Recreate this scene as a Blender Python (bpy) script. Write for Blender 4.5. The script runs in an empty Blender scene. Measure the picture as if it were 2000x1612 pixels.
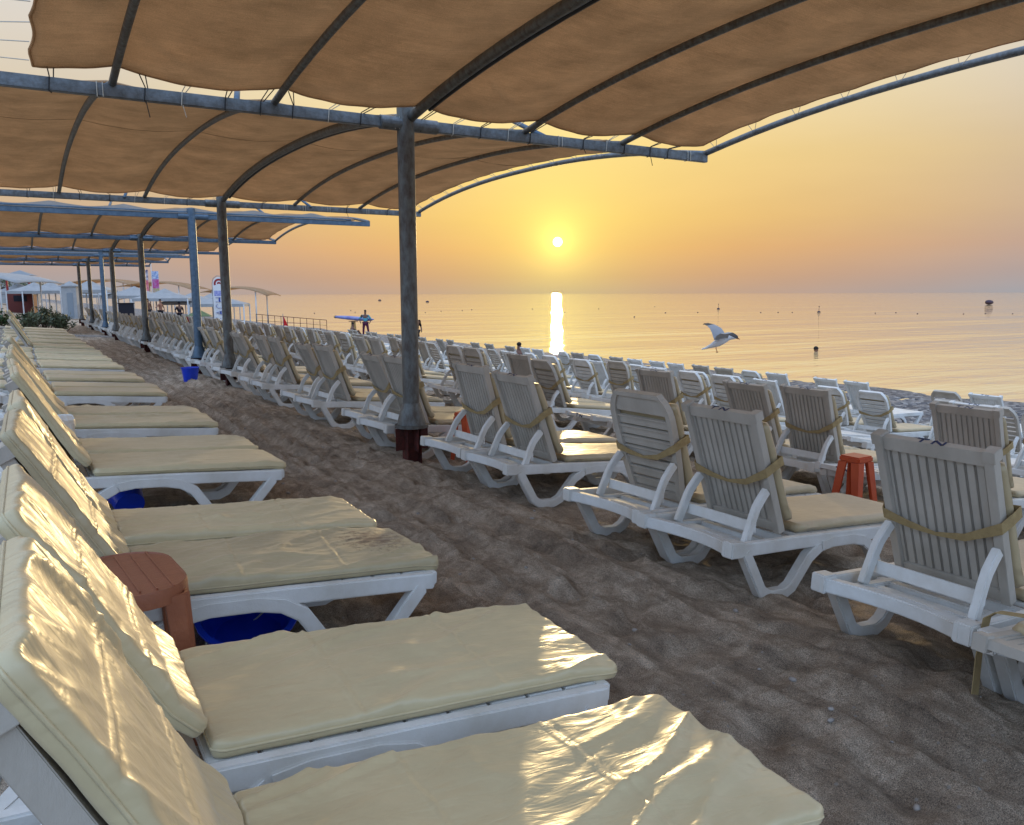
import bpy, bmesh, math, random
from mathutils import Vector, Matrix, Euler, noise
R = math.radians
sc = bpy.context.scene
C = sc.collection
random.seed(7)

# ------------------------------------------------------------------ camera
CAMH = 1.57; PITCH = math.atan(232/1600); YAW = R(31.3)
cam = bpy.data.cameras.new('camera'); camo = bpy.data.objects.new('camera', cam); C.objects.link(camo)
cam.sensor_width = 36; cam.lens = 28.8; cam.clip_start = 0.05; cam.clip_end = 60000
camo.matrix_world = (Matrix.Translation((0, 0, CAMH)) @ Matrix.Rotation(-YAW, 4, 'Z')
                     @ Matrix.Rotation(math.pi/2-PITCH, 4, 'X') @ Matrix.Rotation(R(-0.15), 4, 'Z'))
sc.camera = camo

# ------------------------------------------------------------------ sky, sun, exposure
SUN_EL = R(3.5); SUN_AZ = YAW + R(3.16)           # azimuth from +Y towards +X
sd = Vector((math.sin(SUN_AZ)*math.cos(SUN_EL), math.cos(SUN_AZ)*math.cos(SUN_EL), math.sin(SUN_EL)))
w = bpy.data.worlds.new('World'); sc.world = w; w.use_nodes = True
nt = w.node_tree; nt.nodes.clear()
def N(t, nt=None, **k):
    n = (nt or globals()['nt']).nodes.new(t)
    for a, b in k.items():
        if a == 'inp':
            for i, v in b.items(): n.inputs[i].default_value = v
        else: setattr(n, a, b)
    return n
def ramp(n, stops, interp='EASE'):
    cr = n.color_ramp; cr.interpolation = interp
    while len(cr.elements) > 1: cr.elements.remove(cr.elements[-1])
    cr.elements[0].position = stops[0][0]; cr.elements[0].color = tuple(stops[0][1])+(1,)
    for p, c in stops[1:]:
        e = cr.elements.new(p); e.color = tuple(c)+(1,)
L = nt.links.new
tc = N('ShaderNodeTexCoord'); nrm = N('ShaderNodeVectorMath', operation='NORMALIZE'); L(tc.outputs['Generated'], nrm.inputs[0])
sep = N('ShaderNodeSeparateXYZ'); L(nrm.outputs[0], sep.inputs[0])
dot = N('ShaderNodeVectorMath', operation='DOT_PRODUCT'); L(nrm.outputs[0], dot.inputs[0]); dot.inputs[1].default_value = sd
ac = N('ShaderNodeMath', operation='ARCCOSINE'); L(dot.outputs['Value'], ac.inputs[0])          # angle to sun, rad
flat = N('ShaderNodeVectorMath', operation='MULTIPLY'); L(nrm.outputs[0], flat.inputs[0]); flat.inputs[1].default_value = (1, 1, 0)
fn = N('ShaderNodeVectorMath', operation='NORMALIZE'); L(flat.outputs[0], fn.inputs[0])
dz = N('ShaderNodeVectorMath', operation='DOT_PRODUCT'); L(fn.outputs[0], dz.inputs[0]); dz.inputs[1].default_value = (math.sin(SUN_AZ), math.cos(SUN_AZ), 0)
el = N('ShaderNodeMath', operation='ARCSINE'); L(sep.outputs['Z'], el.inputs[0])
elr = N('ShaderNodeMapRange', inp={1: 0, 2: R(60), 3: 0, 4: 1}); L(el.outputs[0], elr.inputs[0])
def E(d): return d/60.
def S(r, g, b):
    f = lambda c: ((c/255+0.055)/1.055)**2.4 if c > 10 else c/255/12.92
    return (f(r), f(g), f(b))
side = N('ShaderNodeValToRGB'); ramp(side, [(0, S(166, 164, 168)), (E(1.2), S(178, 162, 157)), (E(3), S(196, 166, 146)), (E(5), S(206, 177, 145)), (E(8.5), S(215, 191, 154)), (E(12.5), S(219, 205, 182)),
     (E(16), S(221, 213, 202)), (E(22), S(226, 230, 240)), (E(40), (.85, .93, 1.12)), (1, (.95, 1.05, 1.3))], 'LINEAR')
warm = N('ShaderNodeValToRGB'); ramp(warm, [(0, S(196, 160, 134)), (E(1.2), S(208, 162, 120)), (E(3), S(228, 176, 112)), (E(5), S(238, 194, 116)), (E(9), S(246, 212, 136)),
     (E(15), S(250, 234, 184)), (E(24), S(244, 242, 230)), (E(40), (.95, .95, 1.0)), (1, (.95, 1.05, 1.3))], 'LINEAR')
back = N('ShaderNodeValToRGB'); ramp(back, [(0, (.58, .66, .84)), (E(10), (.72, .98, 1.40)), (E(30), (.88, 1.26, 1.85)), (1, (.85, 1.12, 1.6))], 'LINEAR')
for n in (side, warm, back): L(elr.outputs[0], n.inputs[0])
azw = N('ShaderNodeMapRange', inp={1: math.cos(R(28)), 2: 1.0, 3: 0, 4: 1}); L(dz.outputs['Value'], azw.inputs[0])
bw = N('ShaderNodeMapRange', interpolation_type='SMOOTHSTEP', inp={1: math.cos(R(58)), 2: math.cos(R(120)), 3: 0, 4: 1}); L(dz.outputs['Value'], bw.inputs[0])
m1 = N('ShaderNodeMix', data_type='RGBA'); L(azw.outputs[0], m1.inputs[0]); L(side.outputs[0], m1.inputs[6]); L(warm.outputs[0], m1.inputs[7])
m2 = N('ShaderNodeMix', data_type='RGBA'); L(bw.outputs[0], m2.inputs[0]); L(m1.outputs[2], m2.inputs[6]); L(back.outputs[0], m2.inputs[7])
# thin uneven haze so the gradient is not perfectly clean
hz = N('ShaderNodeTexNoise', inp={'Scale': 2.2, 'Detail': 4, 'Roughness': .6}); hm = N('ShaderNodeMapping', inp={3: (1, 1, 5)}); L(nrm.outputs[0], hm.inputs[0]); L(hm.outputs[0], hz.inputs[0])
hr = N('ShaderNodeMapRange', inp={1: .3, 2: .7, 3: .965, 4: 1.035}); L(hz.outputs[0], hr.inputs[0])
m3 = N('ShaderNodeVectorMath', operation='SCALE'); L(m2.outputs[2], m3.inputs[0]); L(hr.outputs[0], m3.inputs['Scale'])
# aureole and sun disc
def falloff(width, power):
    a = N('ShaderNodeMath', operation='DIVIDE'); L(ac.outputs[0], a.inputs[0]); a.inputs[1].default_value = R(width)
    b = N('ShaderNodeMath', operation='POWER'); L(a.outputs[0], b.inputs[0]); b.inputs[1].default_value = power
    c = N('ShaderNodeMath', operation='MULTIPLY'); L(b.outputs[0], c.inputs[0]); c.inputs[1].default_value = -1
    d = N('ShaderNodeMath', operation='EXPONENT'); L(c.outputs[0], d.inputs[0]); return d
acc = m3.outputs[0]
for wd, pw, col in ((6.0, 1.3, (.14, .24, .03)), (1.3, 1.2, (.7, .6, .12)), (.28, 8, (30, 24, 13))):
    f = falloff(wd, pw); s = N('ShaderNodeVectorMath', operation='SCALE'); s.inputs[0].default_value = col; L(f.outputs[0], s.inputs['Scale'])
    a = N('ShaderNodeVectorMath', operation='ADD'); L(acc, a.inputs[0]); L(s.outputs[0], a.inputs[1]); acc = a.outputs[0]
sky = N('ShaderNodeTexSky', sky_type='NISHITA', sun_disc=False, sun_elevation=SUN_EL, sun_rotation=SUN_AZ, air_density=1.5, dust_density=3.0)
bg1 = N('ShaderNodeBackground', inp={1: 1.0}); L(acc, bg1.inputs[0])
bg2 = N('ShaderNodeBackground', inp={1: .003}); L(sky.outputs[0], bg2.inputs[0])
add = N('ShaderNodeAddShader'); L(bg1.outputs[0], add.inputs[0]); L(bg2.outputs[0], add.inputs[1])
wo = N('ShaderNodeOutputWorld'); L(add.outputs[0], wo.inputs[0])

sl = bpy.data.lights.new('sun', 'SUN'); sl.energy = 1.25; sl.color = (1, .72, .34); sl.angle = R(.5)
so = bpy.data.objects.new('sun', sl); C.objects.link(so); so.rotation_euler = (-sd).to_track_quat('-Z', 'Y').to_euler()
sc.view_settings.view_transform = 'Standard'; sc.view_settings.look = 'None'; sc.view_settings.exposure = 0; sc.view_settings.gamma = 1
sc.cycles.max_bounces = 6; sc.cycles.transparent_max_bounces = 6; sc.cycles.sample_clamp_indirect = 6
sc.cycles.caustics_reflective = False; sc.cycles.caustics_refractive = False

# ------------------------------------------------------------------ materials
def mat(name, col, rough=.5, spec=.5, noise_amt=0, noise_scale=8, col2=None, bump=0, bump_scale=40, metallic=0, coat=0, stretch=(1, 1, 1), detail=5):
    m = bpy.data.materials.new(name); m.use_nodes = True; t = m.node_tree; b = t.nodes['Principled BSDF']
    b.inputs['Base Color'].default_value = tuple(col)+(1,); b.inputs['Roughness'].default_value = rough
    b.inputs['Specular IOR Level'].default_value = spec; b.inputs['Metallic'].default_value = metallic; b.inputs['Coat Weight'].default_value = coat
    tcn = N('ShaderNodeTexCoord', t); mp = N('ShaderNodeMapping', t, inp={3: stretch}); t.links.new(tcn.outputs['Object'], mp.inputs[0])
    if col2 is not None:
        n = N('ShaderNodeTexNoise', t, inp={'Scale': noise_scale, 'Detail': detail, 'Roughness': .65}); t.links.new(mp.outputs[0], n.inputs[0])
        r = N('ShaderNodeValToRGB', t); ramp(r, [(.5-.18, col), (.5+.18, col2)], 'LINEAR'); t.links.new(n.outputs[0], r.inputs[0]); t.links.new(r.outputs[0], b.inputs['Base Color'])
    if bump:
        n = N('ShaderNodeTexNoise', t, inp={'Scale': bump_scale, 'Detail': 4, 'Roughness': .6}); t.links.new(mp.outputs[0], n.inputs[0])
        bp = N('ShaderNodeBump', t, inp={'Strength': bump, 'Distance': .01}); t.links.new(n.outputs[0], bp.inputs['Height']); t.links.new(bp.outputs[0], b.inputs['Normal'])
    return m
M = {}
M['plastic'] = mat('white_plastic', (.76, .76, .74), .38, .5, col2=(.62, .60, .55), noise_scale=5, bump=.12, bump_scale=120)
M['greybeige'] = mat('greybeige_plastic', (.52, .475, .41), .5, .4, col2=(.39, .35, .295), noise_scale=4, bump=.2, bump_scale=90, stretch=(1, 1, .35))  # lounger backs, greyer and darker than the frame plastic
M['plastic_far'] = M['plastic']
M['terracotta'] = mat('brown_plastic', (.33, .12, .06), .42, .5, col2=(.25, .085, .042), noise_scale=9, stretch=(1, 8, 1), bump=.2, bump_scale=60)
M['red_plastic'] = mat('red_plastic', (.60, .10, .03), .4, .5, col2=(.48, .07, .025), noise_scale=6)
M['blue'] = mat('blue_plastic', (.012, .06, .70), .28, .5, col2=(.012, .05, .55), noise_scale=5)
M['galv'] = mat('galvanised_steel', (.20, .235, .27), .48, .5, col2=(.10, .11, .115), noise_scale=16, bump=.3, bump_scale=80, metallic=.35)
M['galv_blue'] = mat('blue_grey_steel', (.11, .17, .24), .45, .5, col2=(.06, .10, .15), noise_scale=14, metallic=.3)
M['post'] = mat('mottled_steel', (.17, .19, .19), .5, .5, col2=(.085, .07, .06), noise_scale=22, bump=.3, bump_scale=70, metallic=.3, stretch=(1, 1, .4))
M['rust'] = mat('red_oxide_steel', (.12, .025, .02), .7, .3, col2=(.035, .014, .012), noise_scale=14, bump=.5, bump_scale=40)
M['black'] = mat('black_rubber', (.012, .012, .013), .5, .4)
M['rope_w'] = mat('white_cord', (.6, .58, .52), .7, .2)
M['strap'] = mat('ochre_webbing', (.42, .31, .15), .7, .2, col2=(.32, .23, .11), noise_scale=30, bump=.4, bump_scale=200)
M['wood'] = mat('wood', (.28, .15, .07), .7, .3, col2=(.18, .09, .045), noise_scale=6, stretch=(1, 1, .2))
M['ink'] = mat('navy_paint', (.012, .03, .10), .5, .3)
M['skin'] = mat('skin', (.30, .14, .09), .5, .4)
M['skin_dark'] = mat('tanned_skin', (.16, .075, .05), .5, .4)
M['teal'] = mat('teal_cloth', (.10, .34, .42), .8, .2)
M['maroon'] = mat('maroon_cloth', (.10, .02, .05), .8, .2)
M['dark'] = mat('dark_cloth', (.02, .02, .028), .8, .2)
M['hair'] = mat('dark_hair', (.012, .009, .008), .6, .3)
M['purple'] = mat('violet_paint', (.13, .13, .42), .35, .5, col2=(.26, .3, .55), noise_scale=3)
M['yellowwood'] = mat('yellow_paint', (.5, .32, .12), .5, .4)
M['white'] = mat('white_paint', (.7, .72, .74), .5, .4)
M['redpaint'] = mat('red_paint', (.30, .03, .03), .6, .3)
M['darkred'] = mat('dark_red_timber', (.14, .035, .03), .7, .3)
M['flagred'] = mat('red_flag_cloth', (.6, .03, .03), .8, .1)
M['buoy'] = mat('dark_buoy', (.05, .025, .045), .5, .4)
M['stone'] = mat('pale_stone', (.42, .38, .34), .8, .3, col2=(.25, .22, .2), noise_scale=20)
M['canvas_white'] = mat('pale_canvas', (.38, .38, .38), .8, .2, col2=(.30, .31, .32), noise_scale=3)
M['greypaint'] = mat('grey_paint', (.22, .25, .28), .6, .3)
M['leaf'] = mat('green_leaf', (.09, .16, .05), .5, .5, col2=(.05, .09, .03), noise_scale=3)
M['leaf2'] = mat('olive_leaf', (.16, .19, .11), .5, .5, col2=(.08, .10, .05), noise_scale=3)
M['bark'] = mat('bark', (.10, .07, .05), .9, .2)

def vinyl(name, col, col2, rough, bstr, stain=False):
    m = bpy.data.materials.new(name); m.use_nodes = True; t = m.node_tree; b = t.nodes['Principled BSDF']; l = t.links.new
    tcn = N('ShaderNodeTexCoord', t)
    n = N('ShaderNodeTexNoise', t, inp={'Scale': 3, 'Detail': 5, 'Roughness': .7}); l(tcn.outputs['Object'], n.inputs[0])
    r = N('ShaderNodeValToRGB', t); ramp(r, [(.35, col), (.68, col2)], 'LINEAR'); l(n.outputs[0], r.inputs[0]); l(r.outputs[0], b.inputs['Base Color'])
    if stain:                                       # a dirty scuffed patch near the foot end
        ds = N('ShaderNodeVectorMath', t, operation='DISTANCE'); l(tcn.outputs['Object'], ds.inputs[0]); ds.inputs[1].default_value = (1.62, .06, .39)
        sn = N('ShaderNodeTexNoise', t, inp={'Scale': 26, 'Detail': 6, 'Roughness': .8}); l(tcn.outputs['Object'], sn.inputs[0])
        sm = N('ShaderNodeMath', t, operation='MULTIPLY_ADD'); l(ds.outputs['Value'], sm.inputs[0]); sm.inputs[1].default_value = -1.1; l(sn.outputs[0], sm.inputs[2])
        sr = N('ShaderNodeMapRange', t, inp={1: .30, 2: .44, 3: 0, 4: .8}); l(sm.outputs[0], sr.inputs[0])
        sx = N('ShaderNodeMix', t, data_type='RGBA'); l(sr.outputs[0], sx.inputs[0]); l(r.outputs[0], sx.inputs[6]); sx.inputs[7].default_value = (.10, .05, .03, 1); l(sx.outputs[2], b.inputs['Base Color'])
    rr = N('ShaderNodeMapRange', t, inp={1: .3, 2: .7, 3: rough-.06, 4: rough+.1}); l(n.outputs[0], rr.inputs[0]); l(rr.outputs[0], b.inputs['Roughness'])
    b.inputs['Specular IOR Level'].default_value = .6
    b.inputs['Sheen Weight'].default_value = .15
    # long soft creases plus fine crinkle
    mp = N('ShaderNodeMapping', t, inp={2: (0, 0, R(35)), 3: (2.2, 7.5, 3)}); l(tcn.outputs['Object'], mp.inputs[0])
    n1 = N('ShaderNodeTexNoise', t, inp={'Scale': 2.6, 'Detail': 3, 'Roughness': .5, 'Distortion': .8}); l(mp.outputs[0], n1.inputs[0])
    n2 = N('ShaderNodeTexNoise', t, inp={'Scale': 9, 'Detail': 2, 'Roughness': .5, 'Distortion': .4}); l(mp.outputs[0], n2.inputs[0])
    b1 = N('ShaderNodeBump', t, inp={'Strength': bstr*.6, 'Distance': .03}); l(n1.outputs[0], b1.inputs['Height'])
    b2 = N('ShaderNodeBump', t, inp={'Strength': bstr*.35, 'Distance': .004}); l(n2.outputs[0], b2.inputs['Height']); l(b1.outputs[0], b2.inputs['Normal']); l(b2.outputs[0], b.inputs['Normal'])
    return m
M['vinyl'] = vinyl('cream_vinyl', (.63, .525, .315), (.54, .45, .265), .34, .42)
M['vinyl_stained'] = vinyl('stained_cream_vinyl', (.50, .42, .25), (.42, .34, .20), .38, .4, True)
M['vinyl_matt'] = vinyl('faded_cream_vinyl', (.50, .40, .24), (.42, .33, .19), .42, .35)

def cloth_mat(name, col, col2, trans):
    m = bpy.data.materials.new(name); m.use_nodes = True; t = m.node_tree; l = t.links.new; t.nodes.remove(t.nodes['Principled BSDF'])
    out = t.nodes['Material Output']; tcn = N('ShaderNodeTexCoord', t)
    n = N('ShaderNodeTexNoise', t, inp={'Scale': 2.0, 'Detail': 5, 'Roughness': .7}); l(tcn.outputs['Object'], n.inputs[0])
    mp = N('ShaderNodeMapping', t, inp={3: (3, 95, 1)}); l(tcn.outputs['Object'], mp.inputs[0])
    n2 = N('ShaderNodeTexNoise', t, inp={'Scale': 1.4, 'Detail': 5, 'Roughness': .8}); l(mp.outputs[0], n2.inputs[0])
    n3 = N('ShaderNodeTexNoise', t, inp={'Scale': 160, 'Detail': 2}); l(tcn.outputs['Object'], n3.inputs[0])
    s = N('ShaderNodeMath', t, operation='ADD'); l(n.outputs[0], s.inputs[0]); l(n2.outputs[0], s.inputs[1])
    s2 = N('ShaderNodeMath', t, operation='MULTIPLY_ADD'); l(n3.outputs[0], s2.inputs[0]); s2.inputs[1].default_value = 1.0; l(s.outputs[0], s2.inputs[2])
    mr = N('ShaderNodeMapRange', t, inp={1: 1.2, 2: 1.8, 3: 0, 4: 1}); l(s2.outputs[0], mr.inputs[0])
    r = N('ShaderNodeValToRGB', t); ramp(r, [(0, col2), (1, col)], 'LINEAR'); l(mr.outputs[0], r.inputs[0])
    d = N('ShaderNodeBsdfDiffuse', t); tr = N('ShaderNodeBsdfTranslucent', t); l(r.outputs[0], d.inputs[0]); l(r.outputs[0], tr.inputs[0])
    mx = N('ShaderNodeMixShader', t, inp={0: trans}); l(d.outputs[0], mx.inputs[1]); l(tr.outputs[0], mx.inputs[2]); l(mx.outputs[0], out.inputs[0])
    return m
M['net'] = cloth_mat('brown_shade_net', (.78, .56, .36), (.50, .355, .225), .55)
M['net_dark'] = cloth_mat('seam_tape', (.30, .20, .13), (.22, .15, .10), .3)
M['net_lit'] = cloth_mat('lit_net', (.42, .40, .38), (.34, .31, .28), .4)  # same net, painted paler for the light falling on the end flaps

def ground_mat():
    m = bpy.data.materials.new('dark_sand'); m.use_nodes = True; t = m.node_tree; b = t.nodes['Principled BSDF']; l = t.links.new
    tcn = N('ShaderNodeTexCoord', t); b.inputs['Roughness'].default_value = .85; b.inputs['Specular IOR Level'].default_value = .3
    n = N('ShaderNodeTexNoise', t, inp={'Scale': 1.3, 'Detail': 7, 'Roughness': .7}); l(tcn.outputs['Object'], n.inputs[0])
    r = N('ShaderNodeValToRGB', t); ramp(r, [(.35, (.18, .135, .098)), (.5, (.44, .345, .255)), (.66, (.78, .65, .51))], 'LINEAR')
    # light and dark streaks painted in place of shading on furrows and footprints
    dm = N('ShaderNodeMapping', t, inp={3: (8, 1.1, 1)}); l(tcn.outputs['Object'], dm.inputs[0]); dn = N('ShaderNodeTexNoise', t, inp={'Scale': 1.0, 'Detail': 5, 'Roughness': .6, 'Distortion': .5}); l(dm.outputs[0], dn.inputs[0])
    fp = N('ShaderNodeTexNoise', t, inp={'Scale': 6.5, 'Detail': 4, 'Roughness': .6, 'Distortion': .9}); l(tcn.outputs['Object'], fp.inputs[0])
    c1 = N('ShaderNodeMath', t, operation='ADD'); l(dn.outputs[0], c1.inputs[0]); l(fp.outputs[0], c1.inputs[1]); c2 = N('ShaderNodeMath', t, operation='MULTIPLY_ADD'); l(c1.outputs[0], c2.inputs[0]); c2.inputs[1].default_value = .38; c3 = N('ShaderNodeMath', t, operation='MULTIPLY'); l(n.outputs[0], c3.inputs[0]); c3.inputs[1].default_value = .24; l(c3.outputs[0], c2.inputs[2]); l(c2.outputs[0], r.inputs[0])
    g = N('ShaderNodeTexNoise', t, inp={'Scale': 260, 'Detail': 3, 'Roughness': .8}); l(tcn.outputs['Object'], g.inputs[0])
    gr = N('ShaderNodeMapRange', t, inp={1: .36, 2: .66, 3: .30, 4: 1.75}); l(g.outputs[0], gr.inputs[0])
    mu = N('ShaderNodeVectorMath', t, operation='SCALE'); l(r.outputs[0], mu.inputs[0]); l(gr.outputs[0], mu.inputs['Scale'])
    v = N('ShaderNodeTexVoronoi', t, inp={'Scale': 34}); l(tcn.outputs['Object'], v.inputs[0])
    sp = N('ShaderNodeSeparateColor', t); l(v.outputs['Color'], sp.inputs[0])
    pick = N('ShaderNodeMath', t, operation='GREATER_THAN'); l(sp.outputs[0], pick.inputs[0]); pick.inputs[1].default_value = .94
    near = N('ShaderNodeMath', t, operation='LESS_THAN'); l(v.outputs['Distance'], near.inputs[0]); near.inputs[1].default_value = .22
    pk = N('ShaderNodeMath', t, operation='MULTIPLY'); l(pick.outputs[0], pk.inputs[0]); l(near.outputs[0], pk.inputs[1])
    mx = N('ShaderNodeMix', t, data_type='RGBA'); l(pk.outputs[0], mx.inputs[0]); l(mu.outputs[0], mx.inputs[6]); mx.inputs[7].default_value = (.4, .35, .3, 1)
    # pebbles take over towards the water
    sx = N('ShaderNodeSeparateXYZ', t); l(tcn.outputs['Object'], sx.inputs[0])
    jit = N('ShaderNodeMath', t, operation='MULTIPLY_ADD'); l(n.outputs[0], jit.inputs[0]); jit.inputs[1].default_value = 3; l(sx.outputs[0], jit.inputs[2])
    pm = N('ShaderNodeMapRange', t, inp={1: 10.5, 2: 15.5, 3: 0, 4: 1}); l(jit.outputs[0], pm.inputs[0])
    pv = N('ShaderNodeTexVoronoi', t, inp={'Scale': 9}); l(tcn.outputs['Object'], pv.inputs[0])
    ps = N('ShaderNodeSeparateColor', t); l(pv.outputs['Color'], ps.inputs[0])
    pr = N('ShaderNodeValToRGB', t); ramp(pr, [(0, (.07, .07, .08)), (.5, (.20, .19, .19)), (.85, (.30, .28, .27)), (1, (.5, .47, .44))], 'LINEAR'); l(ps.outputs[0], pr.inputs[0])
    mx2 = N('ShaderNodeMix', t, data_type='RGBA'); l(pm.outputs[0], mx2.inputs[0]); l(mx.outputs[2], mx2.inputs[6]); l(pr.outputs[0], mx2.inputs[7]); l(mx2.outputs[2], b.inputs['Base Color'])
    bn = N('ShaderNodeTexNoise', t, inp={'Scale': 14, 'Detail': 6, 'Roughness': .65}); l(tcn.outputs['Object'], bn.inputs[0])
    b1 = N('ShaderNodeBump', t, inp={'Strength': .8, 'Distance': .10}); l(bn.outputs[0], b1.inputs['Height'])
    b2 = N('ShaderNodeBump', t, inp={'Strength': .8, 'Distance': .010}); l(g.outputs[0], b2.inputs['Height']); l(b1.outputs[0], b2.inputs['Normal'])
    pb = N('ShaderNodeMath', t, operation='MULTIPLY'); l(pv.outputs['Distance'], pb.inputs[0]); l(pm.outputs[0], pb.inputs[1])
    b3 = N('ShaderNodeBump', t, invert=True, inp={'Strength': .8, 'Distance': .06}); l(pb.outputs[0], b3.inputs['Height']); l(b2.outputs[0], b3.inputs['Normal']); l(b3.outputs[0], b.inputs['Normal'])
    return m
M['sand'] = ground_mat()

def sea_mat():
    m = bpy.data.materials.new('sea_water'); m.use_nodes = True; t = m.node_tree; b = t.nodes['Principled BSDF']; l = t.links.new
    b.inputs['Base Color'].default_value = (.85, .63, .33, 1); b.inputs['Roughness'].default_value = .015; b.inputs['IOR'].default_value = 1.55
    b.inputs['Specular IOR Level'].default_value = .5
    tcn = N('ShaderNodeTexCoord', t)
    last = None
    for sx, sc_, st, di in (((.12, .5, 1), .16, .6, .9), ((.3, 1, 1), .9, .6, .12), ((.55, 1, 1), 4.0, .5, .020)):
        mp = N('ShaderNodeMapping', t, inp={2: (0, 0, R(34)), 3: sx}); l(tcn.outputs['Object'], mp.inputs[0])
        n = N('ShaderNodeTexNoise', t, inp={'Scale': sc_, 'Detail': 3, 'Roughness': .55, 'Distortion': .3}); l(mp.outputs[0], n.inputs[0])
        bp = N('ShaderNodeBump', t, inp={'Strength': st, 'Distance': di}); l(n.outputs[0], bp.inputs['Height'])
        if last: l(last.outputs[0], bp.inputs['Normal'])
        last = bp
    l(last.outputs[0], b.inputs['Normal'])
    return m
M['sea'] = sea_mat()

# ------------------------------------------------------------------ object helpers
def link(name, me, m, parent=None, loc=(0, 0, 0), smooth=False):
    o = bpy.data.objects.new(name, me); C.objects.link(o); o.location = loc
    if m is not None:
        for mm in (m if isinstance(m, (list, tuple)) else [m]): me.materials.append(mm)
    if parent: o.parent = parent
    if smooth: me.polygons.foreach_set('use_smooth', [True]*len(me.polygons))
    return o
def tag(o, label=None, cat=None, group=None, kind=None):
    if label: o['label'] = label
    if cat: o['category'] = cat
    if group: o['group'] = group
    if kind: o['kind'] = kind
    return o
def empty(name, loc=(0, 0, 0), rot=(0, 0, 0)):
    o = bpy.data.objects.new(name, None); C.objects.link(o); o.location = loc; o.rotation_euler = rot; o.empty_display_size = .1
    return o
def copy_tree(o, parent=None):
    c = o.copy(); C.objects.link(c)
    if parent: c.parent = parent
    for ch in list(o.children): copy_tree(ch, c)
    return c
class MB:
    def __init__(s): s.v = []; s.f = []; s.mi = []; s.cur = 0
    def add(s, vs, fs):
        n = len(s.v); s.v += [tuple(x) for x in vs]; s.f += [tuple(n+i for i in f) for f in fs]; s.mi += [s.cur]*len(fs)
    def box(s, c, d, rot=None):
        vs = [Vector((x*d[0]/2, y*d[1]/2, z*d[2]/2)) for x in (-1, 1) for y in (-1, 1) for z in (-1, 1)]
        if rot is not None: vs = [rot @ v for v in vs]
        s.add([v+Vector(c) for v in vs], [(0, 1, 3, 2), (4, 6, 7, 5), (0, 4, 5, 1), (2, 3, 7, 6), (0, 2, 6, 4), (1, 5, 7, 3)])
    def tube(s, pts, r, n=8, flat=1.0, caps=True):
        pts = [Vector(p) for p in pts]; rings = []; up = Vector((0, 0, 1))
        for i, p in enumerate(pts):
            d = (pts[min(i+1, len(pts)-1)]-pts[max(i-1, 0)]).normalized()
            a = d.cross(up)
            if a.length < 1e-3: a = d.cross(Vector((0, 1, 0)))
            a.normalize(); b = d.cross(a).normalized(); rr = r[i] if isinstance(r, (list, tuple)) else r
            rings.append([p+a*math.cos(t*2*math.pi/n)*rr+b*math.sin(t*2*math.pi/n)*rr*flat for t in range(n)])
        vs = [q for rg in rings for q in rg]; fs = []
        for i in range(len(pts)-1):
            for j in range(n):
                fs.append((i*n+j, i*n+(j+1) % n, (i+1)*n+(j+1) % n, (i+1)*n+j))
        if caps: fs.append(tuple(range(n-1, -1, -1))); fs.append(tuple((len(pts)-1)*n+j for j in range(n)))
        s.add(vs, fs)
    def beam(s, a, b, w_, h_):                       # rectangular bar from a to b
        a = Vector(a); b = Vector(b); d = (b-a).normalized(); up = Vector((0, 0, 1))
        x = d.cross(up)
        if x.length < 1e-3: x = Vector((1, 0, 0))
        x.normalize(); y = x.cross(d)
        vs = [p+x*i*w_/2+y*j*h_/2 for p in (a, b) for i, j in ((-1, -1), (1, -1), (1, 1), (-1, 1))]
        s.add(vs, [(3, 2, 1, 0), (4, 5, 6, 7), (0, 1, 5, 4), (1, 2, 6, 5), (2, 3, 7, 6), (3, 0, 4, 7)])
    def ribbon(s, path, wd, y0, y1):                # path in x-z, in-plane width wd, extruded in y
        P = [Vector((p[0], p[1])) for p in path]; up_, lo_ = [], []
        for i, p in enumerate(P):
            d0 = (p-P[i-1]).normalized() if i > 0 else None; d1 = (P[i+1]-p).normalized() if i < len(P)-1 else None
            d = ((d0 or d1)+(d1 or d0)).normalized(); nn = Vector((-d.y, d.x))
            k = 1/max(.5, nn.dot(Vector((-(d1 or d0).y, (d1 or d0).x))))
            ww = wd[i] if isinstance(wd, (list, tuple)) else wd
            up_.append(p+nn*ww/2*k); lo_.append(p-nn*ww/2*k)
        vs = []
        for a, b in zip(up_, lo_): vs += [(a.x, y0, a.y), (a.x, y1, a.y), (b.x, y1, b.y), (b.x, y0, b.y)]
        fs = []
        for i in range(len(P)-1):
            for j in range(4): fs.append((i*4+j, i*4+(j+1) % 4, i*4+4+(j+1) % 4, i*4+4+j))
        fs.append((3, 2, 1, 0)); e = (len(P)-1)*4; fs.append((e, e+1, e+2, e+3)); s.add(vs, fs)
    def sweep(s, pts, w_, h_):                       # one continuous rectangular bar along a path
        pts = [Vector(p) for p in pts]; up = Vector((0, 0, 1)); vs = []
        for i, p in enumerate(pts):
            d = (pts[min(i+1, len(pts)-1)]-pts[max(i-1, 0)]).normalized(); x = d.cross(up).normalized(); y = x.cross(d)
            vs += [p+x*a*w_/2+y*c*h_/2 for a, c in ((-1, -1), (1, -1), (1, 1), (-1, 1))]
        fs = [(i*4+j, i*4+(j+1) % 4, i*4+4+(j+1) % 4, i*4+4+j) for i in range(len(pts)-1) for j in range(4)]
        e = (len(pts)-1)*4; s.add(vs, fs+[(3, 2, 1, 0), (e, e+1, e+2, e+3)])
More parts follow.
